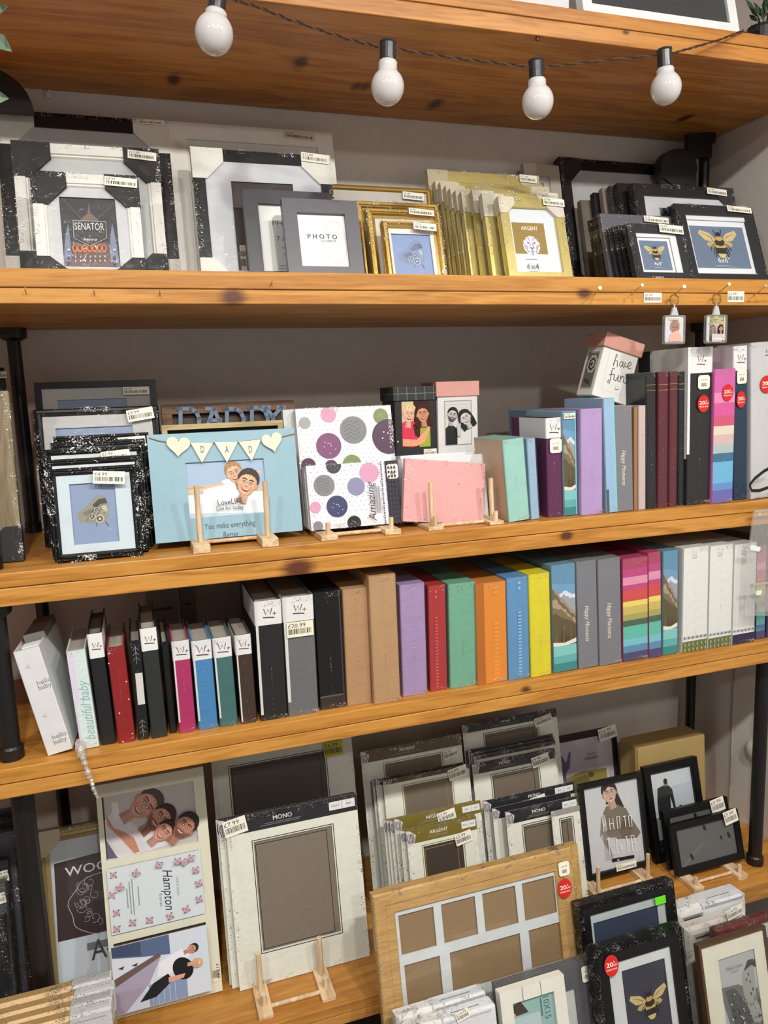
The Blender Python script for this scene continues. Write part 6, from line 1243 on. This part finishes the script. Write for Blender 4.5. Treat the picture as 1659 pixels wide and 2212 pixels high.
MB().ring(0,w,0,h,[(0,p.th),(0,.003),(.003,0),(bw*.55,0),(bw*.6,.002),(bw*.95,.001),(bw,.003),(bw,p.th)]).build('moulding',oakm,E)
rows=[R4[:4],R4[4:]]; zt=[sum(r[3] for r in q)/len(q) for q in rows]; zb_=[sum(r[2] for r in q)/len(q) for q in rows]
b=MB(); y0,y1=.006,.0085; X0,X1,Z0,Z1=bw-.001,w-bw+.001,bw-.001,h-bw+.001
Z0=max(Z0,.02)
b.box(X0,X1,y0,y1,zt[0],Z1); b.box(X0,X1,y0,y1,zt[1],zb_[0]); b.box(X0,X1,y0,y1,bw-.001,zb_[1])
for k in (0,1):
    xs=[X0]+[v for r in rows[k] for v in (r[0],r[1])]+[X1]
    for i in range(0,len(xs),2): b.box(xs[i],xs[i+1],y0,y1,zb_[k],zt[k])
b.build('mount_board',paint((226,230,232),.75),E,label='white mount board with seven windows')
MB().box(bw*.5,w-bw*.5,.0105,p.th*.95,bw*.5,h-bw*.5).build('backing_board',paint((156,128,92),.8,bs=200,bst=.2),E)
MB().rect(bw,w-bw,bw,h-bw,(255,255,255),y=.0045).build('glass',GLASS(),E); wrapper(E,w,h,p.th)
x0,x1,z0,z1=rr_((1203,1862),(1226,1858),(1230,1888),(1207,1892)); small_tag(E,x0,x1,z0,z1,y=-.004,txt='£24.99'); cx,cz=P(1218,1917); round_tag(E,cx,cz,.0165,.0205,y=-.0045)
# white wrapped frames with card caps
wcap=paint((224,226,230),.35,bs=50,bst=.5); 
def white_frame(label,y,l,r,t,capfrac,lean=12,th=.03,col=(222,222,220),txt=None,lab=None,rot=12,group='white frames in card caps',bw=.03,left=False):
    p=Pan(y,0,lean,l,r,t,th=th); w,h=p.w,p.h; E=frame(label,p,bw,col,(216,216,214),group=group,mat=paint(col,.3,bs=35,bst=.5),prof='round',film_on=True)
    b=MB(); k=w*capfrac; e=.002; b.box(w-k,w+e,-e,th+e,h-.05,h+e); b.build('card_cap',wcap,E,bevel=.004,label='folded white card corner cap')
    MB().box(w-k*.8,w-k*.25,th*.35,th*.35+.0012,h+e,h+e+.0006).build('cap_slot',paint((90,92,98),.6),E)
    if txt: pst(E,p,lab[0],lab[1],txt,rot=rot,y=-.005)
    return E,p
white_frame('rear white frame in a card cap, in front of the oak frame',1.135,(858,2212),(1052,2190),(950,2172),.60)
white_frame('front white frame in a card cap with a price, cut by the bottom border',1.085,(880,2250),(1072,2210),(985,2196),.60,txt='£14.99',lab=((982,2183),(1012,2196)))
def art_1015(b,x0,x1,z0,z1,p):
    P=p.L; b.rect(x0,x1,z0,z1,(150,186,182)); b.ngon([P(1108,2180),P(1128,2168),P(1146,2190),P(1120,2200),P(1112,2205)],(70,56,52)); b.oval(*P(1112,2202),.007,None,(206,160,140)); b.text('10X15',*P(1186,2180),.013,(70,104,104),w=.042,rot=-88); b.ngon([P(1115,2205),P(1170,2188),P(1180,2240),P(1118,2250)],(186,204,206)); b.rect(*p.R((1173,2160),(1174,2200)),(90,120,120))
p=Pan(1.125,0,13,(1078,2180),(1283,2100),(1180,2100),th=.024)
E=frame('dark grey wrapped frame with a white mount behind the white plank frame',p,.048,(92,92,96),(214,214,212),film_on=True,bg=(110,112,116),prof='flat'); x0,x1,z0,z1=rr_((1252,2088),(1272,2081),(1277,2115),(1257,2122)); small_tag(E,x0,x1,z0,z1,y=-.004,txt='£9.99')
p=Pan(1.075,0,13,(1081,2165),(1221,2135),(1145,2127),th=.02); P=p.L
q=rr_((1108,2174),(1199,2141),(1205,2170),(1112,2200))
E=frame('white plank frame with a sideways 10x15 teal print at the bottom edge',p,max(.02,q[0]),(226,224,214),art=art_1015,bg=(150,186,182)); 
for u0,v0 in ((1128,2140),(1167,2125)):
    x=P(u0,v0)[0]; MB().box(x-.0006,x+.0006,-.0004,.001,p.h-q[0],p.h).build('plank_gap',paint((110,106,96),.7),E)
# black frames by the right corner
def art_navy(b,x0,x1,z0,z1,p): b.rect(x0,x1,z0,z1,(58,66,88))
p=Pan(1.162,0,12,(1251,1975),(1464,1985),(1350,1930),th=.028); P=p.L
q=rr_((1283,1996),(1420,1958),(1430,2005),(1290,2050)); mo=rr_((1264,1986),(1437,1943),(1447,2000),(1274,2040))
E=frame('black frame with a navy print and a bright green tag, below the easels',p,min(.026,p.h-mo[3]),(14,14,16),(196,204,206),ap=(q[0],q[1],.09,q[3]),art=art_navy,bg=(58,66,88),film_on=True)
x0,x1,z0,z1=rr_((1412,1938),(1434,1932),(1437,1948),(1414,1955)); b=MB(); b.prismy([(x0,z0),(x1,z0),(x1,z1),(x0,z1)],-.0045,-.003); b.build('green_tag',paint((110,230,40),.4),E,bevel=.001)
def art_bee2(b,x0,x1,z0,z1,p):
    P=p.L; b.rect(x0,x1,z0,z1,(54,56,72)); c=P(1408,2168); k=abs(P(1428,2168)[0]-P(1388,2168)[0])/40; bee(b,c[0],c[1],k*40,4)
p=Pan(1.08,0,13,(1284,2090),(1482,2090),(1370,2032),th=.03); P=p.L
q=rr_((1342,2102),(1434,2072),(1479,2212),(1379,2212)); mo=rr_((1330,2083),(1442,2045),(1500,2212),(1368,2212))
q=(P(1348,2125)[0],P(1441,2095)[0],.05,P(1388,2087)[1]); mo=(P(1332,2100)[0],0,0,P(1388,2062)[1])
E=frame('black frame with a bee on dark grey and a red discount sticker on its corner',p,max(.022,min(mo[0],p.h-mo[3])),(12,12,14),(222,226,226),ap=q,art=art_bee2,bg=(54,56,72),film_on=True); cx,cz=P(1318,2084); round_tag(E,cx,cz,.0165,.021,y=-.0045)
# white boxed frames and the castle print at the right corner
white_frame('rear white frame in a card cap below the right end of the lowest shelf',1.235,(1462,2000),(1610,1990),(1540,1950),.62,lean=6,th=.045,bw=.03)
white_frame('nearer pale frame with a price label, behind the castle print',1.185,(1487,2060),(1612,2020),(1550,1990),.10,lean=8,th=.03,txt='£14.99',lab=((1566,1962),(1602,1974)),col=(196,192,184))
p=Pan(1.122,0,11,(1550,2050),(1720,2020),(1610,1992),th=.02); frame('maroon framed picture edge behind the castle print',p,.018,(96,40,38),(200,200,198),film_on=True,bg=(70,84,110),prof='round')
def art_castle(b,x0,x1,z0,z1,p):
    P=p.L; b.rect(x0,x1,z0,z1,(176,178,180)); b.ngon([P(1560,2140),P(1600,2130),P(1625,2140),P(1680,2130),P(1700,2230),P(1590,2240)],(112,114,112)); b.ngon([P(1572,2145),P(1592,2138),P(1610,2160),P(1640,2212),P(1595,2220)],(86,88,88))
    b.ngon([P(1612,2150),P(1608,2110),P(1614,2095),P(1620,2080),P(1628,2078),P(1634,2095),P(1640,2160),P(1660,2210),P(1635,2212)],(158,158,154)); b.ngon([P(1634,2095),P(1650,2088),P(1668,2140),P(1680,2200),P(1655,2200)],(196,196,194)); b.ngon([P(1612,2102),P(1620,2078),P(1632,2074),P(1638,2092),P(1628,2088)],(70,72,76)); b.ngon([P(1634,2075),P(1644,2078),P(1646,2092),P(1636,2090)],(80,82,90))
    for u,v in ((1622,2108),(1626,2124),(1618,2120),(1632,2140),(1628,2150),(1645,2120),(1652,2140),(1660,2160)): b.rect(*p.R((u-1.5,v-3),(u+1.5,v+3)),(64,66,70))
    rnd=random.Random(4)
    for i in range(70): 
        u,v=rnd.uniform(1585,1660),rnd.uniform(2150,2230); x,z=P(u,v)
        if x0<x<x1: b.oval(x,z,rnd.uniform(.001,.003),None,rnd.choice([(140,142,140),(90,92,90),(180,180,176),(70,72,72)]),n=7)
    b.text('Eilean Castle',*P(1590,2089),.006,(110,112,116),w=.04); b.text('photograph',*P(1590,2098),.004,(120,122,126),w=.02)
p=Pan(1.05,0,13,(1512,2070),(1660,2050),(1580,2023),th=.016); P=p.L
q=(P(1556,2090)[0],P(1634,2065)[0],.05,P(1592,2064)[1])
E=frame('thin brown frame with a wide cream mount and a grey castle print',p,.006,(84,60,44),(226,222,204),ap=q,art=art_castle,bg=(176,178,180))
# gold frames in silver wrap, bottom left
gsm=paint((184,150,100),.4,metal=.15,bs=50,bst=.3)
for i,(y,ur,vt,l) in enumerate(((1.30,246,2140,'rearmost gold frame in silver wrap at the bottom left corner'),(1.272,250,2163,'second gold frame in silver wrap at the bottom left corner'),(1.244,244,2184,'third gold frame in silver wrap at the bottom left, with a £17.99 label'),(1.216,240,2205,'foremost gold frame in silver wrap, almost cut off at the bottom left'))):
    p=Pan(y,0,6,(-110,2240),(ur,2190),(100,vt+8),th=.022); E=frame(l,p,.03,(180,150,96),(210,208,204),mat=gsm,prof='round',film_on=True,group='gold frames in silver wrap'); w,h=p.w,p.h
    MB().box(w-.068,w+.002,-.002,p.th+.002,h-.045,h+.002).build('card_cap',paint((206,206,206),.25,bs=60,bst=.8),E,bevel=.004,label='crinkled silver corner cap')
    if i in(1,2): pst(E,p,(172 if i==2 else 180,2186 if i==2 else 2162),(208 if i==2 else 216,2200 if i==2 else 2176),'£17.99',rot=12,y=-.0045)
